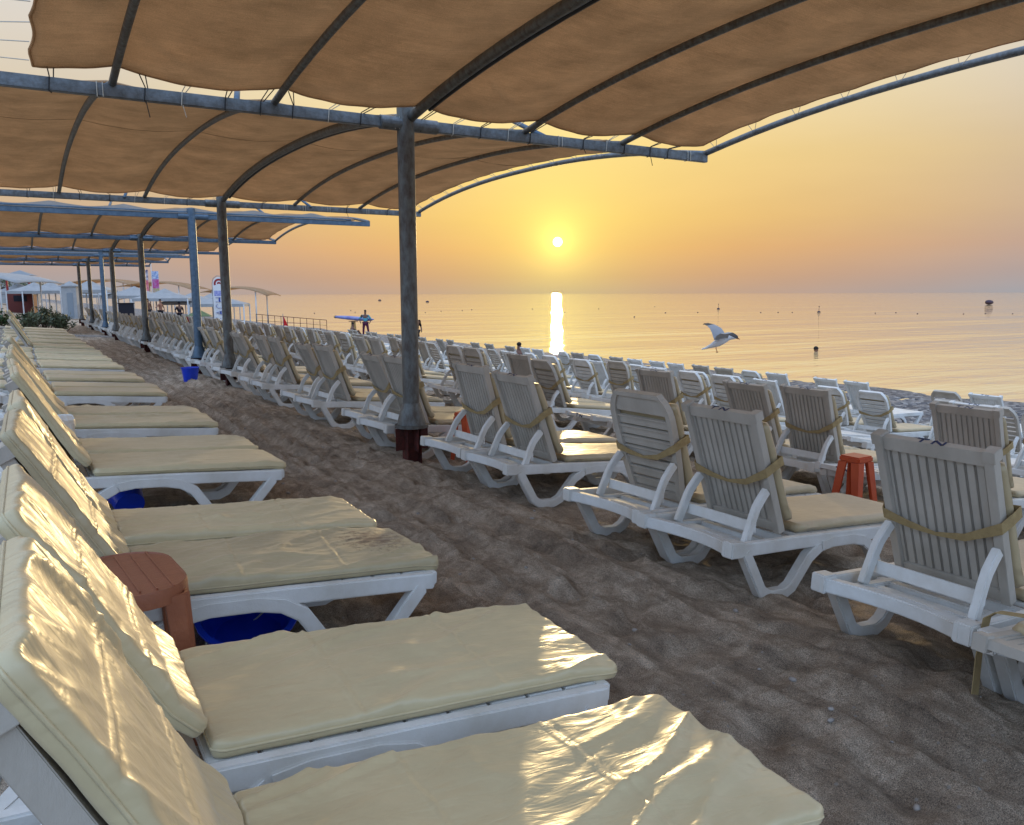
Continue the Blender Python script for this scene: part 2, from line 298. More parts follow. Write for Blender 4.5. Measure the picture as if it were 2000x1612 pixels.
    def sphere(s, c, r, n=8, sc_=(1, 1, 1)):
        vs = []; fs = []; m_ = max(4, n//2+1)
        for i in range(m_+1):
            t = math.pi*i/m_
            for j in range(n):
                p = 2*math.pi*j/n; vs.append((c[0]+r*sc_[0]*math.sin(t)*math.cos(p), c[1]+r*sc_[1]*math.sin(t)*math.sin(p), c[2]+r*sc_[2]*math.cos(t)))
        for i in range(m_):
            for j in range(n): fs.append((i*n+j, (i+1)*n+j, (i+1)*n+(j+1) % n, i*n+(j+1) % n))
        s.add(vs, fs)
    def xf(s, fn): s.v = [tuple(fn(Vector(v))) for v in s.v]; return s
    def mesh(s, name, bevel=0):
        me = bpy.data.meshes.new(name); me.from_pydata(s.v, [], s.f); me.update()
        me.polygons.foreach_set('material_index', s.mi)
        bm = bmesh.new(); bm.from_mesh(me); bmesh.ops.remove_doubles(bm, verts=bm.verts, dist=1e-6); bmesh.ops.recalc_face_normals(bm, faces=bm.faces)
        if bevel:
            es = [e for e in bm.edges if len(e.link_faces) == 2 and e.calc_face_angle(0) > .5]
            bmesh.ops.bevel(bm, geom=es, offset=bevel, segments=2, affect='EDGES', clamp_overlap=True)
        bm.to_mesh(me); bm.free(); return me
    def build(s, name, m, parent=None, bevel=0, smooth=False, loc=(0, 0, 0)):
        o = link(name, s.mesh(name, bevel), m, parent, loc)
        if smooth: o.data.shade_smooth() if hasattr(o.data, 'shade_smooth') else None
        if bevel and not smooth:
            o.data.shade_smooth(); 
            try: o.data.set_sharp_from_angle(angle=R(40))
            except Exception: pass
        return o

# ------------------------------------------------------------------ terrain
ZP = [(-1000, .34), (-3.2, .33), (1.45, .004), (2.2, 0), (3, 0), (5.5, -.20), (6, -.25), (9, -.60), (11.6, -.93), (13.8, -1.06), (17, -1.10), (21.6, -1.18), (25, -1.7), (40, -3)]
SEA = -1.18
def zg(x):
    for (a, za), (b, zb) in zip(ZP, ZP[1:]):
        if x <= b: return za+(zb-za)*(x-a)/(b-a)
    return ZP[-1][1]
def nz(x, y, z=0): return noise.noise(Vector((x, y, z)))
def detail(x, y):
    if x > 20: return 0
    near = 1
    h = .016*nz(x*1.7, y*1.3, 3)
    # footprints and scuffs
    a = nz(x*4.2+nz(x*2, y*2, 5), y*3.4, 9); h += -.034*max(0, a-.10)*2.0
    h += .014*nz(x*6.5, y*5.5, 2)+.010*nz(x*13, y*11, 4)*(1+nz(x, y, 8))
    # drag furrows running along the aisle
    if 1.0 < x < 4.2:
        wv = x+.09*nz(x*.8, y*.3, 7)+.02*nz(1, y*.9, 1)
        k = max(0, min(1, (x-1.3)/.3))*max(0, min(1, (3.2-x)/.5)); br = max(.25, min(1, .7+1.2*nz(x*1.1, y*.35, 17)))
        h *= 1-.30*k
        c1 = 1-abs(math.sin(wv*11.5)); c2 = 1-abs(math.sin(wv*23+1.1+.6*nz(0, y*.5, 3)))
        h += k*br*(.036*c1**2.6+.015*c2**2.5)
    h += .035*math.exp(-((x-2.95)/.28)**2)*(.5+nz(0, y*1.3, 30)) if x > 2 else 0
    return h*2.1
def gridmesh(name, xs, ys, f, m):
    v = []; nx = len(xs)
    for y in ys:
        for x in xs: v.append((x, y, f(x, y)))
    fc = []
    for j in range(len(ys)-1):
        for i in range(nx-1): a = j*nx+i; fc.append((a, a+1, a+nx+1, a+nx))
    me = bpy.data.meshes.new(name); me.from_pydata(v, [], fc); me.update()
    return link(name, me, m, smooth=True)
def seq(a, b, s0, g=1.0, smax=1e9):
    out = [a]; s = s0
    while out[-1] < b: out.append(min(b, out[-1]+s)); s = min(smax, s*g)
    return out
xs = [-1500, -500, -150, -50, -20, -8, -4, -2.5] + seq(-1.6, 4.0, .026) + seq(4.06, 9, .06, 1.01)+seq(9.2, 26, .2, 1.01) + [30, 40]
ys = [-60, -20, -8, -4, -2, -1]+seq(-.5, 9, .034)+seq(9.05, 60, .05, 1.012, .5)+[65, 75, 90, 120, 200, 500, 1500, 4000]
def tf(x, y):
    z = zg(x)+(detail(x, y)*(1 if y < 25 else .5) if -2 < x < 20 and -1 < y < 60 else 0)
    if x > 13: z += .05*nz(x*.5, y*.35, 11)+.015*nz(x*3, y*3, 12)
    if x > 19: z += (x-19)*.02*nz(0, y*.12, 41)
    return z
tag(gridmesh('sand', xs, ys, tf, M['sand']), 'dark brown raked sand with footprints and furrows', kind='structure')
sea = MB(); sea.add([(15, -3000, SEA), (60000, -3000, SEA), (60000, 60000, SEA), (15, 60000, SEA), (-3000, 60000, SEA), (-3000, 4001, SEA), (15, 4001, SEA)], [(0, 1, 2, 3), (3, 4, 5, 6)])
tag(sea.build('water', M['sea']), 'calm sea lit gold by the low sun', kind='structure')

# ------------------------------------------------------------------ pebbles
for i in range(60):
    x = random.uniform(1.7, 3.4); y = random.uniform(.9, 9) if i < 42 else random.uniform(3, 16); r = random.choice((.006, .008, .010, .013, .018))
    b = MB(); b.sphere((0, 0, 0), r, 8, (1, random.uniform(.6, .9), .5)); b.xf(lambda v: v+Vector((nz(*(v*60), )*.003 if False else .002*nz(v.x*80, v.y*80, v.z*80+i),)*3))
    o = b.build('pebble', M['stone'], smooth=True); o.location = (x, y, tf(x, y)+r*.25); o.rotation_euler = (0, 0, random.uniform(0, 6))
    tag(o, 'small pale pebble lying on the dark sand of the aisle', 'pebble', 'pale pebbles scattered on the sand')

# ------------------------------------------------------------------ cushions
def cushion(name, path, width, T, nu, nv, seed, amp, m, parent, ycen=0, corner=.045):
    """padded pad following a path in x-z; welded side seam; creases as real relief"""
    P = [Vector((p[0], 0, p[1])) for p in path]; seg = [0]
    for a, b in zip(P, P[1:]): seg.append(seg[-1]+(b-a).length)
    Lt = seg[-1]
    def at(s):
        s = max(0, min(Lt, s)); i = max(j for j in range(len(seg)-1) if seg[j] <= s+1e-9)
        t = (s-seg[i])/(seg[i+1]-seg[i]); p = P[i].lerp(P[i+1], t)
        def tg(k): return (P[min(k+1, len(P)-1)]-P[max(k-1, 0)]).normalized()
        d = tg(i).lerp(tg(i+1), t).normalized(); return p, Vector((-d.z, 0, d.x))
    rnd = random.Random(seed); an = rnd.uniform(.25, .7); o0 = rnd.uniform(0, 90)
    def uu(i, n):                                  # denser rows near the rim
        t = i/n*2-1; return .5+.5*math.copysign(1-(1-abs(t))**1.5, t)
    v = []; f = []
    for sgn in (1, -1):
        for i in range(nu+1):
            u = uu(i, nu); p, nn = at(u*Lt)
            for j in range(nv+1):
                q = uu(j, nv)*2-1
                du = min(u, 1-u)*Lt; ins = 0
                if du < corner: ins = corner*(1-math.sqrt(max(0, 1-(1-du/corner)**2)))*.55
                y = q*(width/2-ins); du2 = (1-abs(q))*width/2
                e = min(1, du/.022); e2 = min(1, du2/.022)
                t = (1-(1-e)**3.2)**.31*(1-(1-e2)**3.2)**.31
                h = sgn*T/2*t*(1+.10*(1-q*q)*sgn)
                if sgn > 0:
                    x_ = u*Lt*math.cos(an)+y*math.sin(an); y_ = -u*Lt*math.sin(an)+y*math.cos(an)
                    wp = .35*nz(x_*2.2+o0, y_*2.2, 1)
                    r1 = 1-abs(nz(x_*.9+wp+o0, y_*5+1.2*wp, 3))*4.5; r2 = 1-abs(nz(x_*2.2+o0, y_*11+2*wp, 8))*4.0
                    r3 = 1-abs(nz(x_*5+wp*4+o0, y_*9-wp*6, 14))*4.0
                    w1 = max(0, r1)**2; w2 = max(0, r2)**2
                    big = nz(x_*1.3+o0, y_*2.6+wp, 21)
                    gat = max(0, 1-du2/.14)*nz(u*Lt*24+o0, q*2, 5)+max(0, 1-du/.12)*nz(y*24+o0, u*2, 6)
                    h += t*amp*(1.0*w1*(.7+big)+.38*w2*(.5+1.2*big)+.05*max(0, r3)**2*(.5+big)+.40*big+.26*gat)
                    if nu > 100:
                        for uc in (.31, .66):
                            dd = (u-uc-.02*q*math.sin(o0)-.006*nz(q*3, o0, 1))*Lt; h += t*(.0045*math.exp(-(dd/.007)**2)-.003*math.exp(-((dd-.014)/.010)**2))
                else: h += .004*nz(u*8+o0, q*4, 2)
                h += t*.12*amp*nz(u*12+o0, q*9, 33)
                wob = .003*nz(u*7+o0, 3+q, 5)*(1 if abs(q) > .9 else 0)
                c = p+nn*h; v.append((c.x, ycen+y+wob, c.z))
        b0 = 0 if sgn > 0 else (nu+1)*(nv+1)
        for i in range(nu):
            for j in range(nv):
                a = b0+i*(nv+1)+j; q4 = (a, a+nv+1, a+nv+2, a+1); f.append(q4 if sgn > 0 else q4[::-1])
    me = bpy.data.meshes.new(name); me.from_pydata(v, [], f); me.update()
    bm = bmesh.new(); bm.from_mesh(me); bmesh.ops.remove_doubles(bm, verts=bm.verts, dist=.0015); bmesh.ops.recalc_face_normals(bm, faces=bm.faces); bm.to_mesh(me); bm.free()
    o = link(name, me, m, parent, smooth=True)
    if nu > 40:                                      # welded seam bead round the edge
        W = nv+1; idx = [i*W for i in range(nu+1)]+[nu*W+j for j in range(1, nv+1)]+[i*W+nv for i in range(nu-1, -1, -1)]+[j for j in range(nv-1, -1, -1)]
        pb_ = MB(); pts = [v[i] for i in idx]; pts = [p for k_, p in enumerate(pts) if k_ == 0 or (Vector(p)-Vector(pts[k_-1])).length > .004]; pb_.tube(pts+[pts[0]], .0042, 5, caps=False); pb_.build('piping', m, o, smooth=True)
    return o

# ------------------------------------------------------------------ lounger (local x: head 0 -> foot 1.88)
LEN = 1.76; HW = .33; PX = .50; PZ = .345; BL = .68
def arcp(pts, k=4):                                  # Catmull-Rom resample
    P = [Vector(p) for p in pts]; out = []
    for i in range(len(P)-1):
        p0 = P[max(i-1, 0)]; p1 = P[i]; p2 = P[i+1]; p3 = P[min(i+2, len(P)-1)]
        for s in range(k):
            t = s/k; out.append(.5*((2*p1)+(p2-p0)*t+(2*p0-5*p1+4*p2-p3)*t*t+(3*p1-p0-3*p2+p3)*t**3))
    out.append(P[-1]); return out
def bk(ang):
    a = R(ang); sx = Vector((-math.cos(a), 0, math.sin(a))); nn = Vector((math.sin(a), 0, math.cos(a)))
    return lambda v: Vector((PX, 0, PZ))+sx*v.x+Vector((0, v.y, 0))+nn*v.z
def backA(fn, mark=True):
    b = MB(); SL = BL-.064-.058; SM = .058+SL/2; WS = 1 if abs(BL-.67) < .001 else .92
    for s in (-1, 1): b.box((BL/2, s*.262, -.024), (BL, .042, .048)); b.box((BL-.014, s*.266, -.0215), (.05, .054, .061))
    b.box((BL-.032, 0, -.02), (.064, .484, .036)); b.box((.03, 0, -.02), (.055, .484, .03))
    for k in range(10):
        y = -.2025+k*.045; b.box((SM, y, -.015), (SL, .0405, .012)); b.box((SM, y+.0165, -.0225), (SL-.01, .006, .004))
    b.box((SM, 0, -.004), (.1, .48, .008)); b.box((SM, -.233, -.016), (SL, .016, .02)); b.box((SM, .233, -.016), (SL, .016, .02))
    b.xf(lambda v: Vector((v.x, v.y*WS, v.z))); b.xf(fn); return b
def backB(fn):
    b = MB(); nseg = []
    def half(s): return .235+.05*math.sin(min(1, s/.5)*math.pi/2) if s < BL-.16 else .285*math.sqrt(max(0, 1-((s-(BL-.16))/.17)**2*.55))
    pts = [(s, half(s)) for s in [i*BL/14 for i in range(15)]]
    for sg in (-1, 1):
        for (s0, h0), (s1, h1) in zip(pts, pts[1:]):
            b.add([(s0, sg*h0, -.045), (s1, sg*h1, -.045), (s1, sg*h1, 0), (s0, sg*h0, 0), (s0, sg*(h0-.045), -.04), (s1, sg*(h1-.045), -.04), (s1, sg*(h1-.045), 0), (s0, sg*(h0-.045), 0)],
                  [(0, 1, 2, 3), (4, 7, 6, 5), (3, 2, 6, 7), (0, 4, 5, 1)])
    hs = half(BL)
    b.box((BL-.012, 0, -.022), (.03, 2*hs, .045)); b.box((BL-.08, 0, -.018), (.11, 2*half(BL-.13)-.10, .022))
    s = .05
    while s < BL-.17:
        w_ = half(s+.03)*2-.088; b.box((s+.03, 0, -.014), (.058, w_, .012)); b.box((s+.055, 0, -.024), (.01, w_, .014)); s += .071
    b.box((.02, 0, -.02), (.045, .40, .03)); b.xf(lambda v: Vector((v.x, v.y*.94, v.z))); b.xf(fn); return b
def lounger(name, ang=62, style='A', pad=True, strap=True, hi=0, seed=1, padmat='vinyl_matt', backmat='greybeige', over=0.0, backpad=True, bl=.705):
    global BL
    BL = bl; wide = padmat != 'vinyl_matt' and pad; CW = .60 if wide else .54
    root = empty(name)
    bv = .006
    b = MB()
    for s in (-1, 1):
        b.ribbon([(0.03, .294), (.5, .300), (1.1, .300), (1.74, .292)], .070, s*HW-.021, s*HW+.021)
        b.box((.03, s*(HW-.005), .302), (.09, .075, .082))
    n = 9; cp = [(.005+.10*(1-((-1+2*i/n))**2), -HW+2*HW*i/n, .30-.012*(1-(-1+2*i/n)**2)) for i in range(n+1)]
    b.sweep(cp, .055, .062)
    b.beam((1.735, -HW, .298), (1.735, HW, .298), .05, .06)
    # recessed head tray seen under the raised back
    b.sweep([(a[0]+.10, a[1]*.86, .292) for a in cp], .05, .022)
    b.beam((.27, -.25, .275), (.27, .25, .275), .06, .03); b.beam((.39, -.30, .27), (.39, .30, .27), .06, .05); b.beam((.53, -.30, .28), (.53, .30, .28), .05, .06)
    for s in (-1, 1): b.beam((.13, s*.245, .29), (.50, s*.245, .29), .05, .02)
    b.build('frame', M['plastic'], root, bevel=bv)
    for s in (-1, 1):
        y0, y1 = s*HW-.028, s*HW+.028
        b = MB(); b.ribbon([(.10, .285), (.25, .06), (.31, .03), (.43, .03), (.49, .06), (.61, .21), (.70, .266)], .062, y0, y1); b.build('leg', M['plastic'], root, bevel=bv)
        b = MB(); b.ribbon([(.70, .266), (.80, .284), (.98, .284), (1.08, .266), (1.16, .22), (1.28, .06), (1.34, .03), (1.46, .03), (1.52, .06), (1.68, .272)], .062, y0, y1); b.build('leg', M['plastic'], root, bevel=bv)
    b = MB()
    for k in range(9): b.box((.62+k*.131, 0, .318), (.122, .60, .018))
    b.build('seat', M['plastic'], root, bevel=.003)
    fn = bk(ang)
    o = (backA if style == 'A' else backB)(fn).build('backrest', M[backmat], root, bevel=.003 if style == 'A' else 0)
    if style == 'A':
        t = MB()                                     # two painted letters on the top rail edge: T N
        def stroke(a, c): 
            z0, z1 = BL+.0062, BL+.0064
            a = Vector(a); c = Vector(c); d = (c-a).normalized(); p = Vector((-d.y, d.x))*.0056
            t.add([(z1, (a+p).x, (a+p).y), (z1, (c+p).x, (c+p).y), (z1, (c-p).x, (c-p).y), (z1, (a-p).x, (a-p).y)], [(0, 1, 2, 3)])
        for a, c in (((.075, -.004), (.022, -.004)), ((.048, -.004), (.048, -.036)), ((-.004, -.037), (-.004, -.003)), ((-.004, -.003), (-.050, -.037)), ((-.050, -.037), (-.050, -.003))): stroke(a, c)
        t.xf(lambda v: v-Vector((.0055, 0, 0))); t.xf(fn); q = t.build('painted_letters', M['ink'], o); q['label'] = 'navy letters TN on the top rail'
    if ang > 20:
        b = MB()
        for s in (-1, 1):
            top = fn(Vector((.27, s*.24, -.055))); bot = Vector((.20, s*.25, .30))
            pp = arcp([top, top.lerp(bot, .35)+Vector((-.02, 0, .01)), top.lerp(bot, .7)+Vector((-.012, 0, 0)), bot], 2)
            b.sweep(pp, .035, .045)
        p = top.lerp(bot, .72); b.beam((p.x+.03, -.25, p.z), (p.x+.03, .25, p.z), .02, .06)
        b.build('back_support', M['plastic'], root, bevel=.004)
    if pad:
        nu, nv = ((150, 64), (64, 26), (26, 12))[hi]
        am = (.017, .011, .008)[hi]
        cushion('seat_cushion', [(.57, .354), (.9, .355), (1.3, .355), (1.66, .355), (1.765+over, .343)], .61 if wide else .58, .050, nu, nv, seed, am, M[padmat], root)
        if backpad:
            if ang > 20:
                btop = BL+.05 if padmat != 'vinyl_matt' else BL-.07+over
                pth = [fn(Vector(q)) for q in ((btop, 0, .024), (btop-.15, 0, .034), (.36, 0, .038), (.12, 0, .045), (.035, 0, .055))]
                pth = [(q.x, q.z) for q in pth][::-1]; pth = [(PX+.05, .40)]+pth[1:] if True else pth
                # path runs upward, normal must face the sitter: reverse direction
                pth = pth[::-1]
            else: pth = [(.02, .372), (.25, .372), (.53, .366)]
            cushion('back_cushion', pth, CW, .052, int(nu*.7), nv, seed+50, am*.85, M[padmat], root)
    if strap and ang > 20:
        b = MB(); S_ = [(-.305, .07, .45), (.305, .07, .40), (.31, .0, .39), (.29, -.055, .37), (.15, -.062, .345), (.02, -.062, .33), (-.12, -.064, .35), (-.29, -.055, .43), (-.31, .0, .45), (-.305, .07, .45)]
        if not pad: S_ = [(a, min(c, .008), e) for a, c, e in S_]
        vs = []
        for y, z, s in S_:
            tw = .026 if abs(y) > .2 else (.018 if abs(y) > .1 else .009)
            vs += [(s-tw, y, z), (s+tw, y, z)]
        b.add(vs, [(2*i, 2*i+1, 2*i+3, 2*i+2) for i in range(len(S_)-1)]); b.xf(lambda v: Vector((v.x-.05, v.y*.925, v.z))); b.xf(fn)
        o = b.build('strap', M['strap'], root); md = o.modifiers.new('thickness', 'SOLIDIFY'); md.thickness = .003
    return root

ORD = ['nearest', 'second', 'third', 'fourth', 'fifth', 'sixth', 'seventh', 'eighth', 'ninth', 'tenth', 'eleventh', 'twelfth', 'thirteenth', 'fourteenth', 'fifteenth',
       'sixteenth', 'seventeenth', 'eighteenth', 'nineteenth', 'twentieth'] + ['twenty-'+q for q in ('first', 'second', 'third', 'fourth', 'fifth', 'sixth', 'seventh', 'eighth', 'ninth')] + \
      ['thirtieth'] + ['thirty-'+q for q in ('first', 'second', 'third', 'fourth', 'fifth', 'sixth', 'seventh', 'eighth', 'ninth')] + ['fortieth'] + ['forty-'+q for q in ('first', 'second', 'third', 'fourth', 'fifth', 'sixth', 'seventh', 'eighth', 'ninth')]+['fiftieth']
def place(o, head_x, y, rot=0, dz=0):   # stands on the sloping sand
    z0 = zg(head_x+.37); z1 = zg(head_x+1.40); p = math.atan2(z0-z1, 1.03)
    o.rotation_euler = (0, p, R(rot)); o.location = (head_x, y, z0+.37*math.sin(p)-.012+dz)

# ---- left row, head end by the path, feet towards the aisle
left = [1.44, 2.27, 3.50, 4.22, 5.93, 6.63, 8.08, 8.80, 10.74, 11.44, 12.6, 13.3, 14.9, 15.6, 16.75, 17.45, 18.6, 19.3, 20.7, 21.4, 22.9, 23.6, 25.0, 25.7, 27.2, 27.9, 29.4, 30.1, 31.6, 32.3]
llab = ['closest cream-cushioned lounger at the bottom edge, glossy creased cushion with pinched far edge',
        'cream-cushioned lounger beside the brown side table, its cushion corner jutting over the aisle',
        'cream-cushioned lounger behind the brown side table, its foot cushion stained with dark dirt',
        'cream-cushioned lounger just behind the one with the stained cushion',
        'cream-cushioned lounger with a blue bucket lying under its seat arch',
        'cream-cushioned lounger between the blue bucket and the white side table',
        'cream-cushioned lounger just behind the white side table']
far_proto = None
for i, y in enumerate(left):
    hx = -.25+random.uniform(-.03, .03)*(i > 3)
    if i == 0: hx -= .025
    if i < 6:
        o = lounger('sun_lounger', 59+(1 if i == 0 else random.uniform(-1, 1.5)), 'A', True, False, 0 if i < 4 else 1, 11+i*7, 'vinyl_stained' if i == 2 else 'vinyl', over=.02 if i != 1 else .05, bl=.67)
    else:
        if i in (6, 7, 8): proto = lounger('sun_lounger', 56+i % 3, 'A', True, False, 1 if i < 8 else 2, 70+i, 'vinyl', bl=.67); far_proto = (far_proto or [])+[proto]; o = proto
        else:
            if i == 9: fl = lounger('sun_lounger', 4, 'A', True, False, 2, 77, 'vinyl', bl=.67); o = fl
            else: o = copy_tree(fl if i % 9 else far_proto[2])
    place(o, hx, y, random.uniform(-1.2, 1.2) if i > 3 else -1, .045)
    tag(o, llab[i] if i < len(llab) else '%s cream-cushioned lounger, %s from the camera in the row left of the aisle' % ('flat' if i > 8 and i % 9 else 'raised', ORD[i]), 'sun lounger', 'cream-cushioned loungers in the left row')

# ---- right-hand rows looking out to sea
protos = {}
def kind(k):
    if k not in protos:
        hi = 2
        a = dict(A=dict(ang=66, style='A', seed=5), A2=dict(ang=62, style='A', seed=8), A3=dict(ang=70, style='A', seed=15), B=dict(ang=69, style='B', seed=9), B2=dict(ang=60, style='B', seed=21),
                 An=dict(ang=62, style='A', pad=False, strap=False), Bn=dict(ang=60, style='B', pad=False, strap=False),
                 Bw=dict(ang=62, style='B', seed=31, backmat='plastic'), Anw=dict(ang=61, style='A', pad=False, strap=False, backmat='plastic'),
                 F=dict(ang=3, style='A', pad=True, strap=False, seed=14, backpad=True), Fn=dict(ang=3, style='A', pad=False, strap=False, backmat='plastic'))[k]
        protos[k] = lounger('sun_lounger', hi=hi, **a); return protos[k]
    return copy_tree(protos[k])
def pairs(a, b, step): 
    out = []; y = a; r = random.Random(int(a*10))
    while y < b: out += [y+r.uniform(-.08, .08), y+.72+r.uniform(-.05, .05)]; y += step+r.uniform(-.15, .2)
    return out
looks = {'A': 'slatted-back lounger with tan strap', 'A3': 'upright slatted-back lounger with tan strap', 'A2': 'leaning slatted-back lounger with tan strap', 'B': 'round-backed lounger with tan strap',
         'B2': 'leaning round-backed lounger with tan strap', 'An': 'bare slatted-back lounger', 'Bn': 'bare round-backed lounger',
         'Bw': 'bright round-backed lounger with cream cushion', 'Anw': 'bright white bare slatted-back lounger', 'F': 'cushioned lounger folded flat', 'Fn': 'bare lounger folded flat'}
rowname = ['along the post row', 'in the second row', 'in the third row', 'in the fourth row', 'in the seaward row']
rowgroup = ['loungers in the row beside the canopy posts', 'loungers in the second row towards the sea', 'loungers in the third row towards the sea', 'loungers in the fourth row towards the sea', 'loungers in the row nearest the sea']
special = {(0, 0): 'white lounger folded down flat with a loose tan strap hanging off its corner', (0, 1): 'nearest white lounger with raised slatted back and navy letters, beside the flat one',
           (0, 2): 'white slatted-back lounger with tan strap, between the nearest back and the rounded back', (0, 3): 'round-backed white lounger with slots, first rounded back along the aisle',
           (0, 4): 'slatted-back white lounger on the near side of the red stool behind the post', (0, 5): 'slatted-back white lounger beside the main post, red stool behind it'}
rows = [
 (2.97, [('F', 1.22, 0), ('A', 1.96, 0), ('A', 3.16, 1), ('B', 3.88, 3), ('A', 5.40, 3), ('A3', 6.16, 2), ('A', 7.55, 2), ('A2', 8.25, 1), ('A', 9.68, 2), ('A2', 10.38, 1), ('A', 11.9, 2), ('A', 12.68, 0), ('A2', 14.0, 2), ('A', 14.7, 1)]
        + [(('A', 'A2', 'A3', 'A', 'A2')[q % 5], y, 0) for q, y in enumerate(pairs(16.3, 47, 2.05))]),
 (5.88, [('Fn', 2.35, 0), ('A', 3.48, 0), ('Fn', 4.2, 0), ('A', 5.0, 0), ('A2', 5.72, 1), ('A', 7.02, 2), ('Fn', 7.8, 0), ('B2', 9.35, 3), ('A', 10.05, 0), ('B', 11.5, 2), ('B', 12.2, 1), ('A', 14.0, 2), ('A', 15.6, 0), ('A2', 16.35, 0)]
        + [(('B', 'A', 'A3', 'A2')[q % 4], y, 0) for q, y in enumerate(pairs(17.6, 46, 2.1))]),
 (8.85, [('Bw', 4.35, 0), ('Anw', 5.05, 0), ('Fn', 6.6, 0), ('Fn', 7.6, 0), ('Bw', 8.95, 0), ('Bw', 9.65, 0), ('Anw', 10.4, 0), ('B', 11.45, 2), ('Bw', 12.5, 0), ('Bw', 13.6, 0), ('Anw', 15.2, 0), ('Bn', 16.3, 0), ('Bn', 17.4, 0)]
        + [(('Bn', 'An', 'Bw', 'A')[q % 4], y, 0) for q, y in enumerate(pairs(18.8, 45, 2.2))]),
 (11.35, [('Bn', 6.1, 0), ('Bn', 6.8, 0), ('Bw', 8.05, 0), ('Bw', 8.85, 0), ('Anw', 10.2, 0), ('Bw', 11.0, 0), ('Bw', 12.0, 0), ('Bw', 13.1, 0), ('Bw', 13.9, 0), ('Anw', 15.2, 0), ('Bn', 16.0, 0), ('Bn', 17.2, 0), ('Bw', 18.1, 0)]
        + [(('Bn', 'Bn', 'An', 'Bw')[q % 4], y, 0) for q, y in enumerate(pairs(19.4, 42, 2.3))]),
 (13.55, [('Anw', 7.45, 0), ('Bn', 8.15, 0), ('Anw', 9.9, 0), ('Anw', 10.62, 0), ('Anw', 11.85, 0), ('Bw', 12.55, 0), ('An', 13.3, 0), ('An', 14.1, 0), ('Anw', 14.85, 0), ('Anw', 15.6, 0), ('Anw', 16.4, 0), ('An', 17.15, 0), ('Bw', 18.2, 0), ('An', 19.0, 0), ('Bw', 19.75, 0), ('Anw', 21.0, 0), ('Anw', 21.8, 0), ('An', 22.6, 0), ('An', 24.1, 0), ('An', 25, 0)]
        + [('An', y, 0) for q, y in enumerate(pairs(27, 38, 2.4))])]
for r, (hx, lst) in enumerate(rows):
    for i, (k, y, rot) in enumerate(lst):
        o = kind(k); place(o, hx+(random.uniform(-.06, .06) if i > 3 or r else 0), y, rot+(random.uniform(-3, 3) if (i > 3 or r) else 0))
        lab = special.get((r, i), '%s, %s from the camera %s' % (looks[k], ORD[i], rowname[r]))
        tag(o, lab, 'sun lounger', rowgroup[r])
# loose strap on the flat lounger's corner
flat0 = [o for o in C.objects if o.get('label', '').startswith('white lounger folded down flat with a loose')][0]
b = MB(); b.add([(.06, .345, .40), (.115, .345, .40), (.10, .375, .37), (.045, .375, .37), (.09, .385, .22), (.035, .38, .22), (.085, .378, .06), (.03, .374, .05), (.20, .16, .40), (.27, .16, .40)],
                [(0, 1, 2, 3), (3, 2, 4, 5), (5, 4, 6, 7), (0, 8, 9, 1)])
o = b.build('strap', M['strap'], flat0); md = o.modifiers.new('thickness', 'SOLIDIFY'); md.thickness = .003

